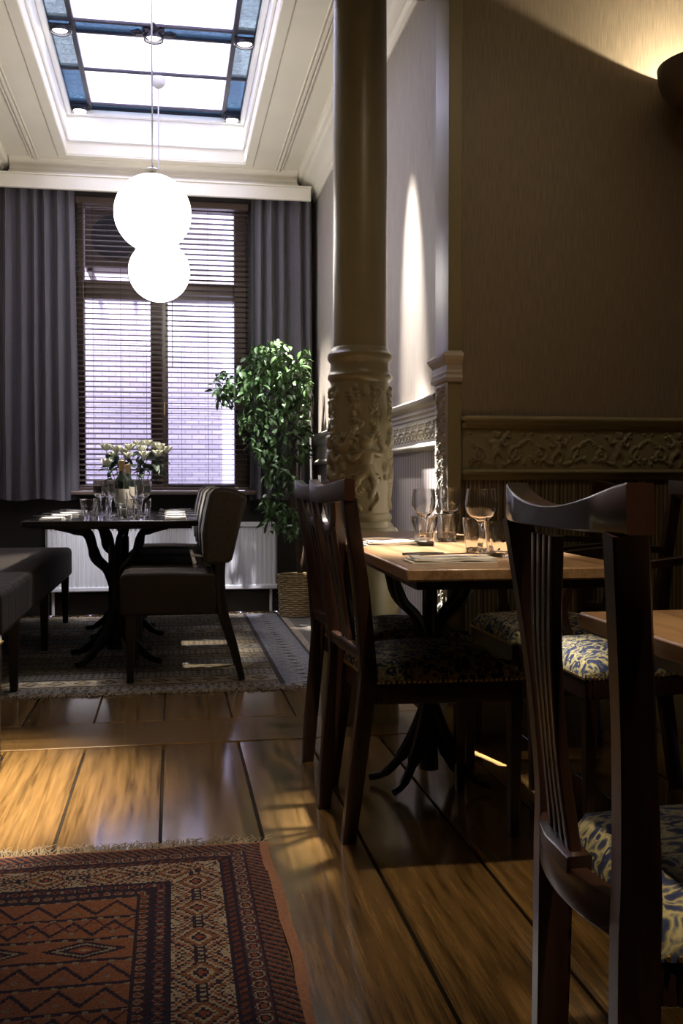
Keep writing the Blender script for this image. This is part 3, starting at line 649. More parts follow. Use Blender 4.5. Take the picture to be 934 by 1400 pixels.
# ---------------------------------------------------------------- chairs of dark wood
def crest_curve(h, w, bow, dip, xb, n=16):
    """points along the crest: (x, y, z) bowed backwards in plan, dipped in the middle"""
    out = []
    for i in range(n+1):
        s = -1+2*i/n; out.append((xb+bow*s*s, s*w, h-dip*(1-s*s)**1.5))
    return out
def seat_parts(t, bw, fw, x0, x1, zs, mat='tap'):
    """upholstered trapezoid seat (rear half width bw, front half width fw) with nails and rails"""
    def hw(x): return bw+(fw-bw)*(x-x0)/(x1-x0)
    zr = zs-.045
    # cushion as a domed grid
    nu, nv = 18, 20; P = np.zeros((nv, nu, 3))
    for j in range(nv):
        for i in range(nu):
            u = -1+2*i/(nu-1); v = j/(nv-1); x = x0+(x1-x0)*v
            e = min(1, (1-abs(u))*5.0, (1-abs(2*v-1))*5.5); e = math.sqrt(max(0, 1-(1-e)**2))
            P[j, i] = (x, u*hw(x)*(1.0 if e > .05 else .995), zr+.030*e+.028*(1-u*u)*(1-(2*v-1)**2)*e)
    Bm = P.copy(); Bm[..., 2] = zr-.012
    b = MB(); b.v = [tuple(p) for p in P.reshape(-1, 3)]; idx = lambda j, i: j*nu+i
    for j in range(nv-1):
        for i in range(nu-1): b.f.append((idx(j, i), idx(j, i+1), idx(j+1, i+1), idx(j+1, i)))
    ring = [idx(0, i) for i in range(nu)]+[idx(j, nu-1) for j in range(1, nv)]+[idx(nv-1, i) for i in range(nu-2, -1, -1)]+[idx(j, 0) for j in range(nv-2, 0, -1)]
    o = len(b.v); b.v += [(b.v[k][0], b.v[k][1], zr-.022) for k in ring]; m = len(ring)
    b.f += [(ring[k], o+k, o+(k+1) % m, ring[(k+1) % m]) for k in range(m)]+[tuple(o+k for k in range(m))]
    b.build('seat', mat, t, smooth=70)
    nb = MB()
    cs = [(x0, -hw(x0)), (x1, -hw(x1)), (x1, hw(x1)), (x0, hw(x0))]
    for (ax, ay), (bx, by) in zip(cs, cs[1:]+cs[:1]):
        L_ = math.hypot(bx-ax, by-ay); k = int(L_/.0135); nx, ny = (by-ay)/L_, -(bx-ax)/L_
        for i in range(k):
            f = (i+.5)/k; nb.ball((ax+(bx-ax)*f+nx*.0015, ay+(by-ay)*f+ny*.0015, zr-.016), .0042, 5, 4)
    tag(nb.build('brass_nails', 'brass', t), kind='stuff')
    rz0, rz1 = zr-.075, zr-.0225
    MB().box(x1-.022, x1-.001, -hw(x1)+.002, hw(x1)-.002, rz0, rz1).build('front_rail', 'mahog', t, bevel=.003)
    MB().box(x0+.001, x0+.022, -hw(x0)+.002, hw(x0)-.002, rz0, rz1).build('rear_rail', 'mahog', t, bevel=.003)
    for s in (-1, 1):
        MB().sweep([(x0+.0225, s*(hw(x0)-.013), (rz0+rz1)/2), (x1-.0225, s*(hw(x1)-.013), (rz0+rz1)/2)], .022, rz1-rz0, (0, 1, 0), .08).build('side_rail', 'mahog', t)
    return rz0, hw
def loop_chair(name, loc, rz, label, arms=False, fs=.147, group=None):
    t = thing(name, loc, label, 'chair', group, rz)
    x0, x1 = -.185, .215; bw, fw = .185, .225
    rz0, hw = seat_parts(t, bw, fw, x0, x1, .49)
    for s in (-1, 1):
        P = spline([(-.25, s*fs, 0), (-.235, s*(fs+.012), .15), (-.208, s*(fs+.028), .40), (-.208, s*(bw-.006), .50), (-.228, s*(bw+.002), .70), (-.262, s*(bw+.012), .912)], 6)
        k = len(P); MB().sweep(P, [.031]*k, [.036+.008*math.sin(PI*min(1, i/(k*.8))) for i in range(k)]).build('rear_leg', 'mahog', t)
        MB().sweep([(x1-.02, s*(fw-.018), 0), (x1-.02, s*(fw-.018), .30), (x1-.02, s*(fw-.018), rz0-.0005)], [.024, .034, .040], [.024, .034, .038]).build('front_leg', 'mahog', t)
    C = crest_curve(.934, bw+.030, .022, .014, -.285)
    MB().sweep(C, [.030]*len(C), [.046+.010*abs(-1+2*i/(len(C)-1)) for i in range(len(C))], side=(1, 0, 0)).build('crest_rail', 'mahog', t)
    # splat: an open loop hanging from the crest, fanned strips below it
    xb = lambda z: -.213-.075*max(0, (z-.5)/.45)
    L = spline([(xb(.92), -.085, .925), (xb(.88), -.080, .885), (xb(.84), -.045, .835), (xb(.83), 0, .822), (xb(.84), .045, .835), (xb(.88), .080, .885), (xb(.92), .085, .925)], 6)
    sp = MB().sweep(L, .014, .026, side=(1, 0, 0)).build('splat', 'mahog', t)
    for y0, y1 in ((-.058, -.026), (0, 0), (.058, .026)):
        Q = spline([(xb(.845), y0*.9, .842 if y0 else .818), (xb(.72), (y0+y1)/2*.95, .72), (xb(.60), y1, .60), (xb(.515), y1*1.3, .515)], 6)
        MB().sweep(Q, .011, [.022]*len(Q), side=(1, 0, 0)).build('strip', 'mahog', sp)
    MB().sweep([(-.212, -bw+.01, .50), (-.220, 0, .505), (-.212, bw-.01, .50)], .022, .032, side=(1, 0, 0)).build('shoe_rail', 'mahog', t)
    if arms:
        for s in (-1, 1):
            MB().sweep(spline([(-.232, s*(bw+.002), .742), (-.12, s*(bw+.03), .745), (.02, s*(bw+.045), .735), (.12, s*(bw+.045), .722), (.15, s*(bw+.04), .705)], 6), .034, .022).build('armrest', 'mahog', t)
            MB().sweep(spline([(.07, s*(hw(.07)-.004), .44), (.10, s*(hw(.07)+.004), .55), (.075, s*(bw+.038), .64), (.09, s*(bw+.045), .722)], 6), .022, .026).build('arm_post', 'mahog', t)
    return t
loop_chair('dining_chair', (.695, 2.735, 0), math.radians(4), 'dark wooden loop-back chair, nearer of two at the table with the wine glasses')
loop_chair('dining_chair', (.722, 3.25, 0), math.radians(7), 'dark wooden loop-back chair next to the column, behind the nearer loop-back chair')
loop_chair('armchair', (1.30, 2.72, 0), PI, 'dark wooden armchair facing the table from the right, cut off by the picture edge', arms=True)
loop_chair('armchair', (1.30, 3.30, 0), PI, 'dark wooden armchair in the corner by the striped wallpaper beyond the table', arms=True)

def bow_chair(loc, rz, label):
    """bowed back, dipped crest, reeded splat"""
    t = thing('bow_back_chair', loc, label, 'chair', None, rz)
    x0, x1 = -.18, .26; bw, fw = .185, .25
    rz0, hw = seat_parts(t, bw, fw, x0, x1, .482)
    bow = .035
    for s in (-1, 1):
        P = spline([(-.212, s*.172, 0), (-.206, s*.170, .2), (-.204, s*.168, .42), (-.205, s*.172, .52), (-.220, s*.198, .70), (-.243, s*.236, .90)], 6)
        k = len(P); MB().sweep(P, [.036]*k, [.040+.010*math.sin(PI*min(1, i/(k*.75))) for i in range(k)]).build('rear_leg', 'mahog', t)
        MB().sweep([(x1-.02, s*(fw-.02), 0), (x1-.02, s*(fw-.02), .30), (x1-.02, s*(fw-.02), rz0-.0005)], [.024, .036, .042], [.024, .036, .040]).build('front_leg', 'mahog', t)
    n = 20; C = []; Dp = []
    for i in range(n+1):
        s = -1+2*i/n; u = s+.28*(1-s*s); zt_ = .951-.028*max(0, 1-u*u)**1.4; zb_ = .897; C.append((-.272+bow*s*s, s*.262, (zt_+zb_)/2)); Dp.append(zt_-zb_)
    MB().sweep(C, [.034]*(n+1), Dp, side=(1, 0, 0), ch=.12).build('crest_rail', 'mahog', t)
    sp = None
    for k, y in enumerate((-.036, -.012, .012, .036)):
        P = spline([(-.262, y*1.15, .885), (-.262, y*1.0, .75), (-.252, y*.85, .62), (-.240, y*1.0, .52), (-.236, y*1.25, .478)], 6)
        b = MB().sweep(P, .016, [.0205]*len(P), side=(1, 0, 0), ch=.3)
        if sp is None: sp = b.build('splat', 'mahog', t)
        else: b.build('reed', 'mahog', sp)
    MB().sweep([(-.236, -.062, .480), (-.246, 0, .486), (-.236, .062, .480)], .034, .022, side=(1, 0, 0)).build('splat_shoe', 'mahog', t)
    P = [(-.242+bow*(-1+2*i/12)**2, (-1+2*i/12)*.165, .452) for i in range(13)]
    MB().sweep(P, [.026]*13, [.046]*13, side=(1, 0, 0)).build('lower_rail', 'mahog', t)
    return t
bow_chair((.735, 1.186, 0), math.radians(-6), 'dark wooden bow-back chair with dipped crest and reeded splat, large at the near right')
loop_chair('dining_chair', (-.77, 3.19, .0), math.radians(0), 'dark wooden chair at the left picture edge, only its seat corner and leg in view')

# ---------------------------------------------------------------- tables
def tree_base(t, cx, cy, zt, r, nb=4, spread=.26, foot=.27, low=.45, ry=1.0):
    MB().tube(spline([(cx, cy, .06), (cx, cy, .2), (cx, cy, low), (cx, cy, low+.16)], 4), [r*1.25, r*1.2, r*1.1, r*1.05]+[r]*9, 12).build('trunk', 'iron', t)
    for k in range(nb):
        a = PI/4+k*2*PI/nb; c, s = math.cos(a), math.sin(a)*ry
        MB().tube(spline([(cx+r*.4*c, cy+r*.4*s, low-.06), (cx+.06*c, cy+.06*s, low+.035), (cx+.14*c, cy+.14*s, low+.10), (cx+.19*c, cy+.19*s, low+.22), (cx+spread*1.05*c, cy+spread*1.05*s, zt-.03), (cx+spread*1.5*c, cy+spread*1.5*s, zt-.004)], 5), [r*.62]*12+[r*.46]*9+[r*.4]*5, 8).build('branch', 'iron', t)
        MB().tube(spline([(cx+r*.3*c, cy+r*.3*s, low+.1), (cx+.03*c, cy+.03*s, low+.2), (cx+.07*c, cy+.07*s, zt-.02)], 4), r*.45, 6).build('twig', 'iron', t)
        a += .15; c, s = math.cos(a), math.sin(a)*ry
        MB().tube(spline([(cx+r*.5*c, cy+r*.5*s, .26), (cx+.06*c, cy+.06*s, .16), (cx+foot*.55*c, cy+foot*.55*s, .085), (cx+foot*.85*c, cy+foot*.85*s, .032), (cx+foot*1.1*c, cy+foot*1.1*s, .019)], 5), [r*.85]*10+[r*.6]*5+[r*.45]*6, 8).build('foot', 'iron', t)
t1 = thing('dining_table', (-.30, 5.91, .0095), 'long black-topped table with tree-shaped cast iron legs, set beside the window', 'table')
MB().box(-.432, .432, -.84, .84, .7255, .7555).build('tabletop', 'blacktop', t1, bevel=.006)
MB().box(-.40, .40, -.80, .80, .7125, .7255).build('top_frame', 'iron', t1)
tree_base(t1, 0.0, -.50, .7255, .034); tree_base(t1, 0.0, .45, .7255, .034)
t2 = thing('dining_table', (.787, 2.92, 0), 'brown oak-topped table set with glasses and napkins, in front of the column', 'table', None, -math.radians(1.9))
MB().box(-.262, .268, -.845, .845, .738, .765).build('tabletop', 'tabletop', t2, bevel=.004)
MB().box(-.23, .23, -.80, .80, .715, .738).build('top_frame', 'mahog', t2)
tree_base(t2, 0.0, .078, .738, .024, spread=.17, foot=.20, low=.50, ry=.55)
t3 = thing('dining_table', (.93, .58, 0), 'bare brown oak-topped table at the right picture edge beside the bow-back chair', 'table')
MB().box(-.352, .36, -.76, .775, .738, .765).build('tabletop', 'tabletop', t3, bevel=.004)
MB().box(-.31, .31, -.7, .72, .712, .738).build('top_frame', 'mahog', t3)
tree_base(t3, 0.2, -.15, .738, .03, spread=.17, foot=.2)

# ---------------------------------------------------------------- upholstered chairs and bench at the window table
def padded_chair(loc, label):
    t = thing('upholstered_chair', loc, label, 'chair', None, PI)      # faces -X
    s0 = [(-.20, .325), (-.20, .50), (-.19, .512), (.0, .520), (.20, .520), (.232, .512), (.245, .495), (.245, .33), (.235, .318), (-.19, .318)]
    MB().prism(s0, 1, -.235, .235).build('seat', 'uph', t, bevel=.014, seg=3)
    pf = [(-.148, .565), (-.142, .70), (-.158, .80), (-.178, .885), (-.20, .912), (-.235, .918), (-.30, .905), (-.345, .88), (-.350, .862), (-.318, .74), (-.285, .60), (-.278, .575), (-.262, .562), (-.165, .556)]
    MB().prism(pf[::-1], 1, -.235, .235).build('backrest', 'uphplain', t, bevel=.022, seg=3)
    for y in (-.236, .236): MB().tube([(p[0], y*.955, p[1]) for p in pf[:8]], .005, 6).build('piping', 'uphplain', t)
    for s in (-1, 1):
        MB().sweep(spline([(-.325, s*.205, 0), (-.285, s*.205, .16), (-.235, s*.205, .33), (-.222, s*.205, .48), (-.225, s*.205, .575)], 5), .036, [.030+.016*min(1, i/8) for i in range(21)]).build('rear_leg', 'blackwood', t)
        MB().sweep([(.20, s*.195, 0), (.20, s*.195, .319)], [.032, .048], [.032, .048]).build('front_leg', 'blackwood', t)
    return t
pc = padded_chair((.003, 4.97, .0112), 'brown upholstered chair at the near end of the window table, in front of its row')
for y, l in ((5.60, 'brown upholstered chair second in the row at the window table, counting from the near end'),
             (6.24, 'brown upholstered chair third in the row at the window table, counting from the near end'),
             (6.86, 'brown upholstered chair at the radiator end of the row along the window table')):
    dup(pc, (.003+random.uniform(-.006, .01), y, .0112), None, l)
t = thing('bench', (-.93, 5.54, .0112), 'long upholstered bench with striped cloth on the left of the window table', 'bench')
MB().box(-.26, .26, -1.43, 1.43, .313, .508).build('seat', 'bench', t, bevel=.03, seg=3)
for x in (-.22, .22):
    for y in (-.86, .25, 1.36): MB().sweep([(x, y, 0), (x, y, .3125)], [.034, .05], [.034, .05]).build('leg', 'blackwood', t)

# ---------------------------------------------------------------- glasses
def wine_glass(loc, label, h=.165, r=.041, group=None, proto={}):
    key = (h, r)
    if key not in proto:
        st = h*.46; bz = h-st
        out = [(0, 0), (r*.86, 0), (r*.86, .0025), (r*.4, .006), (.006, .014), (.0045, .03), (.0045, st-.012), (.009, st-.002), (r*.55, st+bz*.12), (r*.88, st+bz*.3), (r, st+bz*.5), (r*.97, st+bz*.75), (r*.88, h)]
        inn = [(r*.88-.0012, h), (r*.97-.0014, st+bz*.75), (r-.0014, st+bz*.5), (r*.88-.0014, st+bz*.3), (r*.55-.001, st+bz*.13), (0, st+.004)]
        a = [(v.x, v.z) for v in spline([(p[0], 0, p[1]) for p in out[6:]], 3)]
        proto[key] = MB().lathe(out[:6]+a+inn, 28).mesh('wine_glass', 60)
    o = link(proto[key], 'wine_glass', 'glass', None, loc); return tag(o, label, 'glass', group)
def tumbler(loc, label, h=.088, r=.040, group=None, proto={}):
    key = (h, r)
    if key not in proto:
        n = 36; b = MB(); rows = [(r*.70, 0), (r*.74, h*.06), (r*.80, h*.3), (r*.90, h*.62), (r*.97, h*.8), (r, h), (r-.002, h), (r*.90-.003, h*.62), (r*.80-.003, h*.3), (r*.72-.002, h*.14), (0.0005, h*.12)]
        vs = []
        for q, (rr, z) in enumerate(rows):
            for j in range(n):
                fl = (1-.045*abs(math.sin(j*PI/4))) if q in (1, 2, 3) else 1     # nine facets
                vs.append((rr*fl*math.cos(2*PI*j/n), rr*fl*math.sin(2*PI*j/n), z))
        k = len(rows); b.add(vs, [(i*n+j, i*n+(j+1) % n, (i+1)*n+(j+1) % n, (i+1)*n+j) for i in range(k-1) for j in range(n)]+[tuple(range(n-1, -1, -1)), tuple(range((k-1)*n, k*n))])
        proto[key] = b.mesh('tumbler', 50)
    o = link(proto[key], 'tumbler', 'glass', None, loc); return tag(o, label, 'glass', group)
TZ = .7655
wine_glass((.765, 2.98, TZ), 'small wine glass in front of the lit pilaster on the brown table', .168, .037)
wine_glass((.835, 2.62, TZ), 'larger round wine glass left of the bow-back chair on the brown table', .170, .045)
wine_glass((.90, 3.16, TZ), 'faint wine glass at the back of the brown table by the striped wallpaper', .172, .040)
tumbler((.742, 2.88, TZ), 'faceted tumbler nearest the column on the brown table')
tumbler((.862, 3.06, TZ), 'faceted tumbler with thick base, rearmost tumbler on the brown table')
tumbler((.800, 2.56, TZ), 'slim faceted tumbler left of the larger round wine glass', .094, .036)
tumbler((.815, 2.41, TZ), 'faceted tumbler nearest the bow-back chair on the brown table', .090, .040)
def napkin(loc, rz, label, w=.20, l=.11, group=None, proto={}):
    t = thing('napkin', loc, label, 'napkin', group, rz)
    if 'm' not in proto:
        rd = random.Random(4); b = MB()
        for k in range(3):
            z0 = .0035*k; s = 1-.03*k; nx, ny = 8, 5; vs = []
            for q in (0, 1):
                for j in range(ny+1):
                    for i in range(nx+1): vs.append(((-.5+i/nx)*w*s+.004*k, (-.5+j/ny)*l*s, z0+(.003*q+(.0016*math.sin(i*1.3+k)*math.sin(j*1.1+k)+.0016 if k else 0))))
            n = (nx+1)*(ny+1); f = []
            for j in range(ny):
                for i in range(nx):
                    a = j*(nx+1)+i; f += [(a, a+nx+1, a+nx+2, a+1), (n+a, n+a+1, n+a+nx+2, n+a+nx+1)]
            ring = list(range(nx+1))+[j*(nx+1)+nx for j in range(1, ny+1)]+[ny*(nx+1)+i for i in range(nx-1, -1, -1)]+[j*(nx+1) for j in range(ny-1, 0, -1)]
            m = len(ring); f += [(ring[i], ring[(i+1) % m], n+ring[(i+1) % m], n+ring[i]) for i in range(m)]
            b.add(vs, f)
        proto['m'] = b.mesh('folded_cloth', 40)
    link(proto['m'], 'folded_cloth', 'napkin', t); return t
def fork(loc, rz, label, group=None, proto={}):
    if 'm' not in proto:
        b = MB(); b.sweep(spline([(-.10, 0, .004), (-.05, 0, .005), (.02, 0, .006), (.045, 0, .004)], 4), [.011, .010, .009, .008, .007, .006, .005, .005, .005, .006, .010, .018, .020], .002)
        for y in (-.0085, -.003, .003, .0085): b.sweep([(.043, y*.9, .004), (.07, y, .003), (.095, y, .008)], .0025, .0018)
        proto['m'] = b.mesh('fork')
    return tag(link(proto['m'], 'fork', 'steel', None, loc, (0, 0, rz)), label, 'fork', group)
def knife(loc, rz, label, group=None, proto={}):
    if 'm' not in proto:
        b = MB(); b.sweep([(-.11, 0, .004), (-.06, 0, .005), (-.01, 0, .004)], [.010, .012, .010], [.006, .007, .005]); b.sweep([(-.01, 0, .003), (.06, .002, .003), (.11, .004, .003)], [.014, .018, .005], .0015)
        proto['m'] = b.mesh('knife')
    return tag(link(proto['m'], 'knife', 'steel', None, loc, (0, 0, rz)), label, 'knife', group)
napkin((.665, 2.92, TZ), 1.55-PI/2, 'folded white napkin on the brown table nearest the column')
napkin((.645, 2.27, TZ), -.03, 'folded white napkin at the near corner of the brown table')
fork((.655, 2.895, TZ+.0145), .05, 'steel fork lying on the napkin nearest the column')
knife((.665, 2.93, TZ+.0145), .02, 'steel knife lying on the napkin nearest the column')
fork((.665, 2.255, TZ+.0145), .18, 'steel fork lying on the napkin at the near table corner')
knife((.645, 2.285, TZ+.0145), .05, 'steel knife lying on the napkin at the near table corner')
# settings of the window table
ORD = ('nearest', 'second nearest', 'third nearest', 'farthest')
for k, y in enumerate((5.24, 5.66, 6.08, 6.50)):
    for sd, x, dy, rz in (('bench', -.60, 0, 0), ('chair', .02, .03, PI)):
        napkin((x, y+dy, TZ), PI/2+(.05 if rz == 0 else -.04)*k, f'folded white napkin along the {sd} side of the black table, {ORD[k]} of four', group=f'napkins on the {sd} side')
        fork((x, y+dy-.02, TZ+.0145), rz+.1-.06*k, f'steel fork along the {sd} side of the black table, {ORD[k]} of four', f'forks on the {sd} side')
        knife((x+.01, y+dy+.03, TZ+.0145), rz+.05*k, f'steel knife along the {sd} side of the black table, {ORD[k]} of four', f'knives on the {sd} side')
tumbler((-.425, 5.30, TZ), 'faceted tumbler at the left front of the glasses on the black table', .105, .044)
tumbler((-.365, 5.42, TZ), 'faceted tumbler just behind the left front tumbler on the black table', .105, .044)
tumbler((-.195, 5.22, TZ), 'faceted tumbler at the right front of the glasses on the black table', .105, .044)
tumbler((-.150, 5.36, TZ), 'faceted tumbler at the far right of the glasses on the black table', .105, .044)
for x, y, l in ((-.385, 5.62, 'tall wine glass on the black table left of the wine bottle'), (-.325, 5.50, 'tall wine glass on the black table close against the left of the bottle'),
                (-.195, 5.62, 'tall wine glass on the black table right of the wine bottle'), (-.160, 5.78, 'tall wine glass on the black table right of the bottle, under the roses'),
                (-.36, 5.90, 'tall wine glass on the black table behind the others at the left')):
    wine_glass((x, y, TZ), l, .205, .044)
wine_glass((-.262, 5.30, TZ), 'short-stemmed wine glass on the black table in front of the bottle', .14, .036)
def bottle(loc, label, h=.30, r=.037):
    t = thing('wine_bottle', loc, label, 'bottle')
    MB().lathe([(0, .004), (r*.8, 0), (r, .004), (r, h*.60), (r*.9, h*.66), (r*.5, h*.73), (.0145, h*.78), (.0135, h*.95), (.016, h*.955), (.016, h*.975), (.0135, h*.98), (0, h*.98)], 24).build('body', 'bottle', t)
    MB().lathe([(r+.0006, h*.18), (r+.0012, h*.19), (r+.0012, h*.48), (r+.0006, h*.49)], 24).build('label', 'label', t)
    MB().lathe([(.0148, h*.80), (.0155, h*.82), (.0150, h*.94), (.017, h*.952), (.017, h*.978), (0, h*1.0)], 20).build('capsule', 'brass', t)
bottle((-.268, 5.55, TZ), 'dark wine bottle with gold capsule among the glasses on the black table', .315)
bottle((-.255, 5.98, TZ), 'second dark wine bottle just behind the front bottle on the black table')
t = thing('candle_holder', (-.255, 5.42, TZ), 'candle in a small glass holder in front of the wine bottle', 'candle')
MB().lathe([(0, 0), (.030, 0), (.034, .07), (.0325, .07), (.029, .006), (0, .006)], 24).build('holder', 'glass', t)
MB().lathe([(0, .0065), (.024, .0065), (.024, .05), (.006, .048), (0, .05)], 20).build('candle', 'candle', t)
MB().tube([(0, 0, .048), (.001, 0, .058)], .001, 5).build('wick', 'black', t)

# ---------------------------------------------------------------- roses
VX, VY = -.235, 6.32
t = thing('vase', (VX, VY, TZ), 'clear glass vase holding the white roses at the window end of the black table', 'vase')
MB().lathe([(0, 0), (.055, 0), (.06, .01), (.058, .10), (.066, .20), (.0635, .20), (.0555, .10), (.056, .016), (0, .016)], 28).build('body', 'glass', t)
def petal_mesh():
    b = MB(); n = 5
    vs = []; 
    for q in (0, .0012):
        for j in range(n+1):
            for i in range(5):
                u = -1+i/2; v = j/n; w = .016*math.sin(PI*min(.98, .2+.68*v))
                vs.append((.006+.017*math.sin(v*1.9)-.006*v**4*-1-.006*u*u+q, u*w, v*.040))
    m = 5*(n+1); f = []
    for j in range(n):
        for i in range(4):
            a = j*5+i; f += [(a, a+1, a+6, a+5), (m+a, m+a+5, m+a+6, m+a+1)]
    ring = [0, 1, 2, 3, 4]+[j*5+4 for j in range(1, n+1)]+[n*5+i for i in (3, 2, 1, 0)]+[j*5 for j in range(n-1, 0, -1)]
    k = len(ring); f += [(ring[i], m+ring[i], m+ring[(i+1) % k], ring[(i+1) % k]) for i in range(k)]
    return b.add(vs, f).mesh('petal', 60)
def leaf_mesh(name, l, w, fold=.3, droop=.25):
    prof_ = [(0, 0), (.18, .62), (.42, 1), (.68, .78), (.88, .36), (1, 0)]; b = MB(); vs = []
    for x, y in prof_:
        z = -droop*l*x*x; vs += [(x*l, -y*w/2, z-fold*y*w/2*-1), (x*l, 0, z), (x*l, y*w/2, z+fold*y*w/2)]
    f = []
    for j in range(len(prof_)-1): f += [(3*j, 3*j+3, 3*j+4, 3*j+1), (3*j+1, 3*j+4, 3*j+5, 3*j+2)]
    b.add(vs, f); o = len(vs); b.add([(x, y, z-.0006) for x, y, z in vs], [tuple(reversed(q)) for q in f])
    return b.mesh(name, 0)
PET = petal_mesh(); RLF = leaf_mesh('rose_leaf', .055, .034)
def rose(hx, hy, hz, sx_, where):
    t = thing('white_rose', (hx, hy, hz), f'white rose in the vase, {where}', 'flower', 'white roses in the vase', random.uniform(0, 6))
    s = sx_
    MB().ball((0, 0, .016*s), .013*s, 8, 6, (1, 1, 1.4)).build('bud', 'petal', t)
    for k in range(9):
        o = link(PET, 'petal', 'petal', t); o.rotation_euler = (0, .04+.05*(k//3), k*2.4); o.scale = (s*(.75+.16*(k//3)),)*2+(s*(.95+.03*(k//3)),)
    inv = Matrix.Rotation(-t.rotation_euler.z, 3, 'Z')
    e = inv @ Vector((VX+(hx-VX)*.18-hx, VY+(hy-VY)*.18-hy, TZ+.05-hz)); mid = e*.5+inv @ Vector(((hx-VX)*.12, (hy-VY)*.12, 0))
    MB().tube(spline([(0, 0, 0), mid, e], 4), .0026, 6).build('stem', 'roseleaf', t)
    for k in range(5):
        o = link(RLF, 'leaf', 'roseleaf', t); f = .12+.14*k; p = mid*f*1.1; o.location = p; o.rotation_euler = (random.uniform(-.5, .5), random.uniform(-.3, .6), random.uniform(0, 6.3)); z = random.uniform(.9, 1.35); o.scale = (z,)*3
ROSES = ((-.165, .30, .02, 'a small tilted bloom at the upper left'), (-.12, .25, .08, 'half hidden low on the left'), (-.10, .285, -.06, 'second bloom from the left edge'), (-.055, .275, .03, 'third bloom from the left, set back'),
         (-.02, .30, -.04, 'fourth bloom from the left in the top row'), (.03, .32, .06, 'high bloom just right of the middle, at the back'), (.055, .29, -.07, 'bloom in front just right of the middle'), (.09, .325, .0, 'tallest bloom of the bunch'),
         (.13, .315, .07, 'bloom at the back between the tallest and the right edge'), (.165, .30, -.05, 'large bloom second from the right edge'), (.20, .285, .03, 'bloom at the far right edge of the bunch'), (.07, .25, -.11, 'low front bloom right of the middle'),
         (-.03, .245, -.12, 'low front bloom left of the middle'), (.15, .26, -.1, 'low front bloom at the right'), (-.155, .20, -.08, 'lowest bloom at the left edge'))
for x, z, dy, w in ROSES:
    rose(VX+x, VY+dy, TZ+z+.09, random.uniform(1.0, 1.25), w)
# ---------------------------------------------------------------- ficus in a wicker basket
BX, BY = .885, 7.04
t = thing('potted_ficus', (BX, BY, .0098), 'tall leafy ficus in a wicker basket in the corner between window and column', 'plant')
b = MB(); rows = 19; n = 44; vs = []
for i in range(rows*2+1):
    for j in range(n):
        a = 2*PI*j/n; z = .285*i/(rows*2); r = .128+.012*z/.285+.006*math.sin(j*PI/2*1.0+(i//2)*PI)*(1 if i % 2 else .3)
        vs.append((r*math.cos(a), r*math.sin(a), z))
k = rows*2+1
b.add(vs, [(i*n+j, i*n+(j+1) % n, (i+1)*n+(j+1) % n, (i+1)*n+j) for i in range(k-1) for j in range(n)]+[tuple(range(n-1, -1, -1))])
bk = b.build('basket', 'wicker', t, smooth=25)
cv = MB()
for i in range(rows):
    z = .285*(i+.5)/rows; r = .128+.012*z/.285
    cv.tube([((r+.005*math.sin(j*PI/2+i*PI))*math.cos(2*PI*j/n), (r+.005*math.sin(j*PI/2+i*PI))*math.sin(2*PI*j/n), z) for j in range(n+1)], .0062, 5)
cv.build('woven_strand', 'wicker', bk)['kind'] = 'stuff'
MB().tube([(.141*math.cos(2*PI*j/24), .141*math.sin(2*PI*j/24), .287) for j in range(25)], .009, 8).build('rim', 'wicker', bk)
MB().lathe([(0, .262), (.133, .255)], 24).build('soil', 'soil', t)
px = lambda x, y, Y: ((x-235)*Y/1361-BX, Y-BY, .95+(661-y)*Y/1361)
stems = [[px(408, 786, 7.04), px(404, 740, 7.02), px(398, 690, 7.0), px(402, 620, 6.98), px(385, 545, 6.95), px(365, 490, 6.92)],
         [px(410, 786, 7.06), px(416, 740, 7.05), px(408, 680, 7.05), px(410, 600, 7.02), px(414, 540, 7.0), px(424, 495, 7.0)],
         [px(404, 700, 7.0), px(385, 640, 6.96), px(350, 585, 6.9), px(318, 540, 6.85)],
         [px(408, 680, 7.0), px(392, 720, 6.92), px(372, 715, 6.9)], [px(402, 620, 7.0), px(380, 585, 6.9), px(345, 550, 6.86)], [px(410, 600, 7.0), px(425, 570, 6.95), px(428, 545, 6.92)]]
tr = MB()
for i, s in enumerate(stems): P = spline(s, 6); tr.tube(P, [(.015 if i < 2 else .008)*(1-.7*q/(len(P)-1)) for q in range(len(P))], 8)
tr.build('trunk', 'bark', t)
blobs = [(355, 490, 20, 16, 6.92), (372, 482, 26, 18, 6.92), (352, 510, 26, 22, 6.9), (395, 505, 26, 22, 6.95), (422, 497, 16, 22, 6.98), (405, 530, 34, 30, 6.92), (365, 540, 36, 30, 6.88), (330, 530, 24, 20, 6.86), (305, 528, 16, 18, 6.85), (312, 545, 18, 14, 6.85),
         (425, 535, 14, 18, 6.9), (415, 565, 26, 28, 6.92), (380, 580, 34, 28, 6.88), (345, 572, 24, 18, 6.86), (395, 615, 30, 22, 6.9), (355, 605, 22, 18, 6.86), (425, 605, 14, 26, 6.95), (372, 640, 18, 22, 6.86), (362, 622, 14, 16, 6.86), (385, 660, 18, 20, 6.88), (368, 690, 14, 16, 6.86), (382, 705, 22, 20, 6.86), (395, 722, 16, 18, 6.86), (372, 715, 14, 14, 6.86)]
LEAF = leaf_mesh('ficus_leaf', .058, .028, .25, .35)
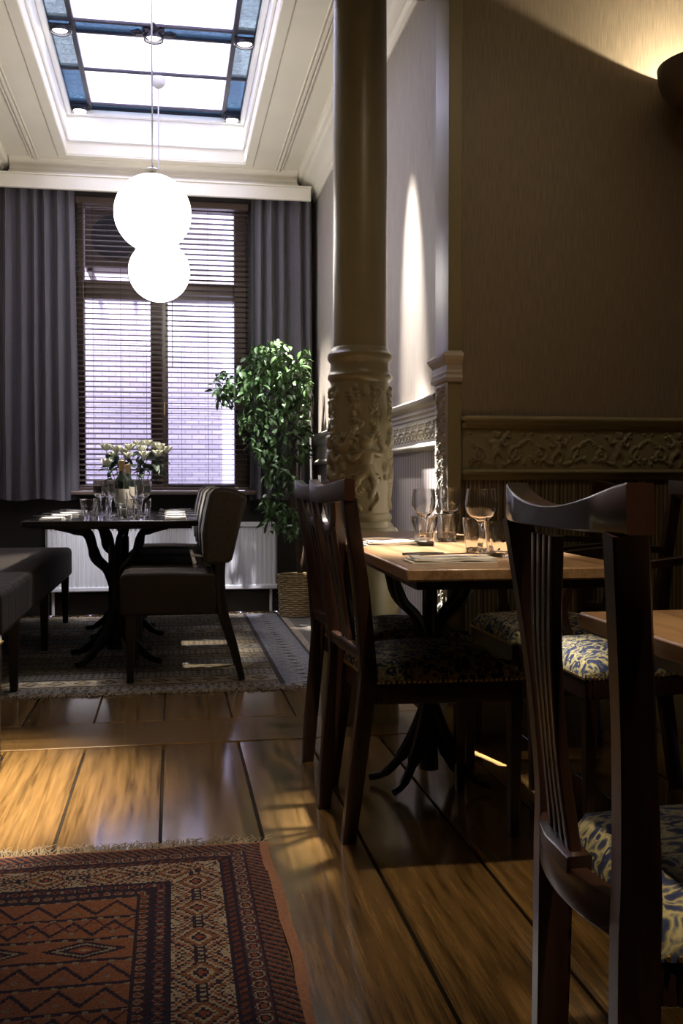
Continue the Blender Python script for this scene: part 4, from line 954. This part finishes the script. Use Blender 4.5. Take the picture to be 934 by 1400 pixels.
def leaf_pose():
    w = [b_[2]*b_[3] for b_ in blobs]; x, y, rx, ry, Y = random.choices(blobs, w)[0]
    while True:
        a, c = random.uniform(-1, 1), random.uniform(-1, 1)
        if a*a+c*c < 1: break
    dy = random.uniform(-1, 1)*.19*math.sqrt(1-a*a-c*c)+random.uniform(-.03, .03)
    p = Vector(px(x+a*rx, y+c*ry, Y+dy*.8)); p.x = min(p.x, .93-BX); p.y = min(p.y, .14)
    rot = (random.uniform(-.7, .7), random.uniform(-.2, 1.2), random.uniform(0, 2*PI)); return p, rot, random.uniform(.7, 1.2)
for i in range(300):
    p, r, s = leaf_pose(); o = link(LEAF, 'leaf', 'leaf', t); p.y -= .06; o.location = p; o.rotation_euler = r; o.scale = (s,)*3
fb = MB(); lv = [v.co.copy() for v in LEAF.vertices]; lf = [tuple(p.vertices) for p in LEAF.polygons]
from mathutils import Euler
for i in range(1900):
    p, r, s = leaf_pose(); m = Euler(r).to_matrix(); fb.add([p+(m @ v)*s for v in lv], lf)
me = bpy.data.meshes.new('foliage'); me.from_pydata(fb.v, [], fb.f)
tag(link(me, 'foliage', 'leaf', t), kind='stuff')

# ---------------------------------------------------------------- rugs
def colour_rug(name, x0, x1, y0, y1, z, res, func, mat, label, cat='rug'):
    """one face per knot; func(dx from x1, dy from y1) -> rgb"""
    nx, ny = int((x1-x0)/res), int((y1-y0)/res)
    X = np.linspace(x0, x1, nx+1); Y = np.linspace(y0, y1, ny+1)
    P = np.zeros((ny+1, nx+1, 3)); P[..., 0] = X[None]; P[..., 1] = Y[:, None]
    P[..., 2] = z+.0012*np.sin(X[None]*19+1)*np.sin(Y[:, None]*13)+.0008*np.sin(X[None]*47)*np.cos(Y[:, None]*39)+rng.normal(0, .00035, (ny+1, nx+1))
    cx, cy = (X[:-1]+X[1:])/2, (Y[:-1]+Y[1:])/2
    C = func(np.broadcast_to(x1-cx[None], (ny, nx)), np.broadcast_to(y1-cy[:, None], (ny, nx)), nx, ny)
    me = grid_mesh(P, name); me.polygons.foreach_set('use_smooth', [False]*len(me.polygons))
    col = me.color_attributes.new('pattern', 'FLOAT_COLOR', 'CORNER')
    F = np.ones((ny*nx, 4, 4), np.float32); F[..., :3] = C.reshape(-1, 1, 3); col.data.foreach_set('color', F.reshape(-1))
    t = thing('rug', ((x0+x1)/2, (y0+y1)/2, 0), label, cat)
    o = link(me, 'pile', mat, t, (-(x0+x1)/2, -(y0+y1)/2, 0))
    MB().box(x0-(x0+x1)/2+.002, x1-(x0+x1)/2-.002, y0-(y0+y1)/2+.002, y1-(y0+y1)/2-.002, .0012, z-.0025).build('backing', 'fringe', t, smooth=0)
    return t
def tri(a, p): f = np.abs((a/p) % 1-.5)*2; return f            # 1 at 0, 0 at .5
def red_pattern(dx, dy, nx, ny):
    dark = np.array([.018, .012, .024]); rust = np.array([.17, .050, .026]); org = np.array([.17, .068, .033]); cream = np.array([.29, .235, .165]); plum = np.array([.055, .020, .030])
    C = np.empty(dx.shape+(3,)); C[:] = org
    d = np.minimum(dx, dy); s = np.where(dx < dy, dy, dx)
    def put(mask, c): C[mask] = c
    # field: orange ground with dark bars, zigzags and diamonds
    fx, fy = dx-.31, dy-.29
    F = (fx > 0) & (fy > 0)
    bar = (fy % .098) < .012; put(F & bar, dark)
    put(F & (((fy-.006) % .098) < .010) & (((fx*90).astype(int) % 3) == 0), cream*.55)
    rowi = np.floor(fy/.098).astype(int); ry = (fy % .098)-.055
    zig = np.abs(ry-.030*(tri(fx, .085)*2-1)) < .0075
    put(F & (rowi % 4 != 2) & zig, dark)
    put(F & (rowi % 4 == 1) & (np.abs(ry+.012-.030*(tri(fx+.0425, .085)*2-1)) < .0045), plum)
    dm = np.abs(((fx % .19)-.095)/.085)+np.abs(ry/.040)
    put(F & (rowi % 4 == 2) & (dm < 1), dark); put(F & (rowi % 4 == 2) & (dm < .78), cream*.6); put(F & (rowi % 4 == 2) & (dm < .62), dark)
    put(F & (rowi % 4 == 2) & (dm < .40), rust); put(F & (rowi % 4 == 2) & (dm < .18), cream*.7)
    put(F & (rowi % 4 != 2) & (((fx % .085)-.0425)**2+(ry-.02)**2 < .006**2), cream*.5)
    # big stepped medallion towards the left of the field
    mx, my = fx-.50, fy-.42; md = np.abs(mx)/.20+np.abs(my)/.32
    put(F & (md < 1), dark); put(F & (md < .93), cream*.6); put(F & (md < .88), dark); q = F & (md < .80)
    put(q, dark); put(q & (((mx*60).astype(int)+(my*60).astype(int)) % 3 == 0), cream*.45); put(q & (((mx*45).astype(int)-(my*45).astype(int)) % 4 == 0), rust)
    B = ~F; db = np.where(B, np.minimum(dx, dy*.31/.29), 9.)
    u1 = db
    # 1 outer diagonal guard
    k = B & (u1 < .047); put(k, dark); put(k & (((s+u1*.8) % .021) < .008), rust*.75); put(k & (((s+u1*.8) % .021) > .017), cream*.4)
    # 2 medallion guard
    k = B & (u1 >= .047) & (u1 < .088); put(k, plum); c2 = u1-.0675; ms = (s % .040)-.020
    e = (ms/.0155)**2+(c2/.0145)**2; put(k & (e < 1), cream*.72); put(k & (e < .55), dark); put(k & (e < .2), rust); put(k & (np.abs(ms) > .0185), cream*.35); put(k & (u1 < .051), dark)
    # 3 second diagonal guard
    k = B & (u1 >= .088) & (u1 < .112); put(k, rust*.55); put(k & (((s-u1*.7) % .024) < .011), dark); put(k & ((u1 < .092) | (u1 > .108)), dark)
    # 4 main border: hooked stepped diamonds on cream
    k = B & (u1 >= .112) & (u1 < .236); c4 = u1-.174; put(k, cream*.92)
    per = .150; ms = np.abs((s % per)-per/2); st = np.round(np.abs(c4)/.006)*.006
    dm = ms/.070+st/.062
    put(k & (dm > 1.04) & (dm < 1.16), dark); put(k & (dm < 1), rust*1.0); put(k & (dm < .90), cream*.85); put(k & (dm < .74), dark); put(k & (dm < .66), org*.9); put(k & (dm < .44), cream*.9); put(k & (dm < .30), dark); put(k & (dm < .16), rust)
    put(k & (dm > 1.30) & (dm < 1.42), rust*.9); put(k & (dm > 1.52) & (dm < 1.60), dark)
    put(k & (np.abs(c4) < .011) & (ms > .040), dark); put(k & (np.abs(c4) < .006) & (ms > .040) & ((s % .016) < .008), cream*.8)
    put(k & (((s*170).astype(int)+(u1*170).astype(int)*2) % 7 == 0) & (dm > .9), plum)
    # 5 inner guards
    k = B & (u1 >= .236) & (u1 < .275); put(k, dark); c5 = u1-.2555; ms = (s % .030)-.015
    e = np.abs(ms)/.012+np.abs(c5)/.013; put(k & (e < 1), rust*.8); put(k & (e < .6), dark); put(k & (np.abs(ms) > .0125) & (np.abs(c5) < .008), cream*.55)
    k = B & (u1 >= .275); put(k, plum*.6); c6 = u1-.2925; ms = (s % .026)-.013
    e = (ms/.009)**2+(c6/.010)**2; put(k & (e < 1), cream*.55); put(k & (e < .45), rust*.7); put(k & ((u1 < .279) | (u1 > .306)), dark)
    for a in (.0865, .112, .236, .275): put(B & (np.abs(u1-a) < .0025), dark)
    C *= rng.normal(1, .13, dx.shape).clip(.5, 1.5)[..., None]
    return C
RX1, RY1 = .226, 2.585
t = colour_rug('red_rug', -1.30, RX1, 1.05, RY1, .0085, .0038, red_pattern, 'rug', 'red-orange knotted oriental rug with patterned borders on the near floor')
cx, cy = (-1.30+RX1)/2, (1.05+RY1)/2
sv = MB().sweep([(RX1+.011-cx+.004*math.sin(y*7)+.003*math.sin(y*17), y-cy, .0045) for y in lerp(1.05, RY1+.004, 40)], .024, .008, side=(1, 0, 0)); sv.build('selvage', 'selv', t)
MB().sweep([(x-cx, RY1+.004-cy, .0045) for x in lerp(-1.3, RX1+.02, 20)], .008, .007, side=(0, 1, 0)).build('end_binding', 'selv', t)
def fringe(t, x0, x1, y, dirn, l, n, cx, cy, zb=.004, r=.0013):
    b = MB()
    for i in range(n):
        x = x0+(x1-x0)*i/n+random.uniform(-.004, .004); L_ = l*random.uniform(.55, 1.25); dx = random.gauss(0, .022); lift = random.uniform(0, .012) if random.random() < .5 else .001
        b.tube([(x-cx, y-cy, zb), (x-cx+dx*.4, y+dirn*L_*.5-cy, zb*.6+lift), (x-cx+dx, y+dirn*L_-cy, .0022+lift*.4)], [r, r, r*.5], 4, cap=False)
    me = bpy.data.meshes.new('fringe'); me.from_pydata(b.v, [], b.f); return tag(link(me, 'fringe', 'fringe', t), kind='stuff')
fringe(t, -1.3, RX1+.01, RY1+.006, 1, .062, 620, cx, cy)

def faded_pattern(dx, dy, nx, ny):
    tan = np.array([.36, .31, .24]); dk = np.array([.07, .063, .063]); blue = np.array([.23, .235, .26]); grey = np.array([.27, .255, .23]); gold = np.array([.26, .21, .13])
    x = 1.02-dx; y = 7.27-dy
    C = np.empty(dx.shape+(3,)); C[:] = tan*.8
    band = np.floor(y/.16).astype(int)
    for i, c in enumerate((tan, grey, gold*.8, grey*.8, tan*.7)): C[(band % 5) == i] = c
    C[((y % .16) < .018)] = dk
    dm = np.abs((x % .12)-.06)/.06+np.abs((y % .16)-.09)/.07
    C[(dm < .8) & (band % 2 == 0)] = dk*1.4; C[(dm < .5) & (band % 2 == 0)] = gold
    C[((x % .03) < .010) & (band % 2 == 1) & ((y % .05) < .03)] = dk
    for a, b_, c in ((.50, .53, dk), (.53, .74, blue), (.74, .76, dk), (.76, .80, tan), (.80, 1.1, grey*.85)):
        k = (x > a) & (x < b_); C[k] = c
    k = (x > .54) & (x < .73); zz = np.abs((y % .10)-.05)/.05+np.abs(x-.635)/.095
    C[k & (zz < .9) & (zz > .7)] = tan; C[k & (zz < .35)] = dk
    C[(x > .80) & (((y*3+x*2) % .12) < .05)] = np.array([.11, .085, .085])
    C[(y < 4.72)] = grey*.9; C[(y < 4.72) & ((x % .05) < .02)] = dk*1.5
    C *= rng.normal(1, .16, dx.shape).clip(.4, 1.6)[..., None]
    return C
t = colour_rug('window_rug', -1.22, 1.02, 4.60, 7.20, .007, .0085, faded_pattern, 'rug2', 'faded grey-beige flatwoven rug under the window table')
fringe(t, -1.22, 1.02, 4.60, -1, .065, 700, -.10, 5.90, .0035, .0022)
fringe(t, -1.22, 1.02, 7.20, 1, .04, 400, -.10, 5.90, .0035, .002)

# ---------------------------------------------------------------- wall sconce
SX, SY, SZ = 1.945, 3.405, 2.475
t = thing('wall_sconce', (SX, SY, SZ), 'bronze bowl wall lamp shining upward at the top right of the facing wall', 'lamp')
pr = [(0, -.165), (.05, -.162), (.10, -.148), (.145, -.115), (.172, -.07), (.182, -.02), (.184, 0)]
pr = [(v.x, v.z) for v in spline([(a, 0, b_) for a, b_ in pr], 4)]
MB().lathe(pr+[(r-.006, z+.002) for r, z in reversed(pr[1:])]+[(0, -.158)], 48).build('bowl', 'sconce', t)
MB().box(-.03, .03, .15, .193, -.10, -.03).build('wall_bracket', 'sconce', t, bevel=.005)
MB().ball((0, 0, -.115), .028, 16, 10).build('bulb', 'bulb', t)
lamp('POINT', 'sconce_light', (SX, SY, SZ-.085), 48, (1, .84, .60), shadow_soft_size=.012)
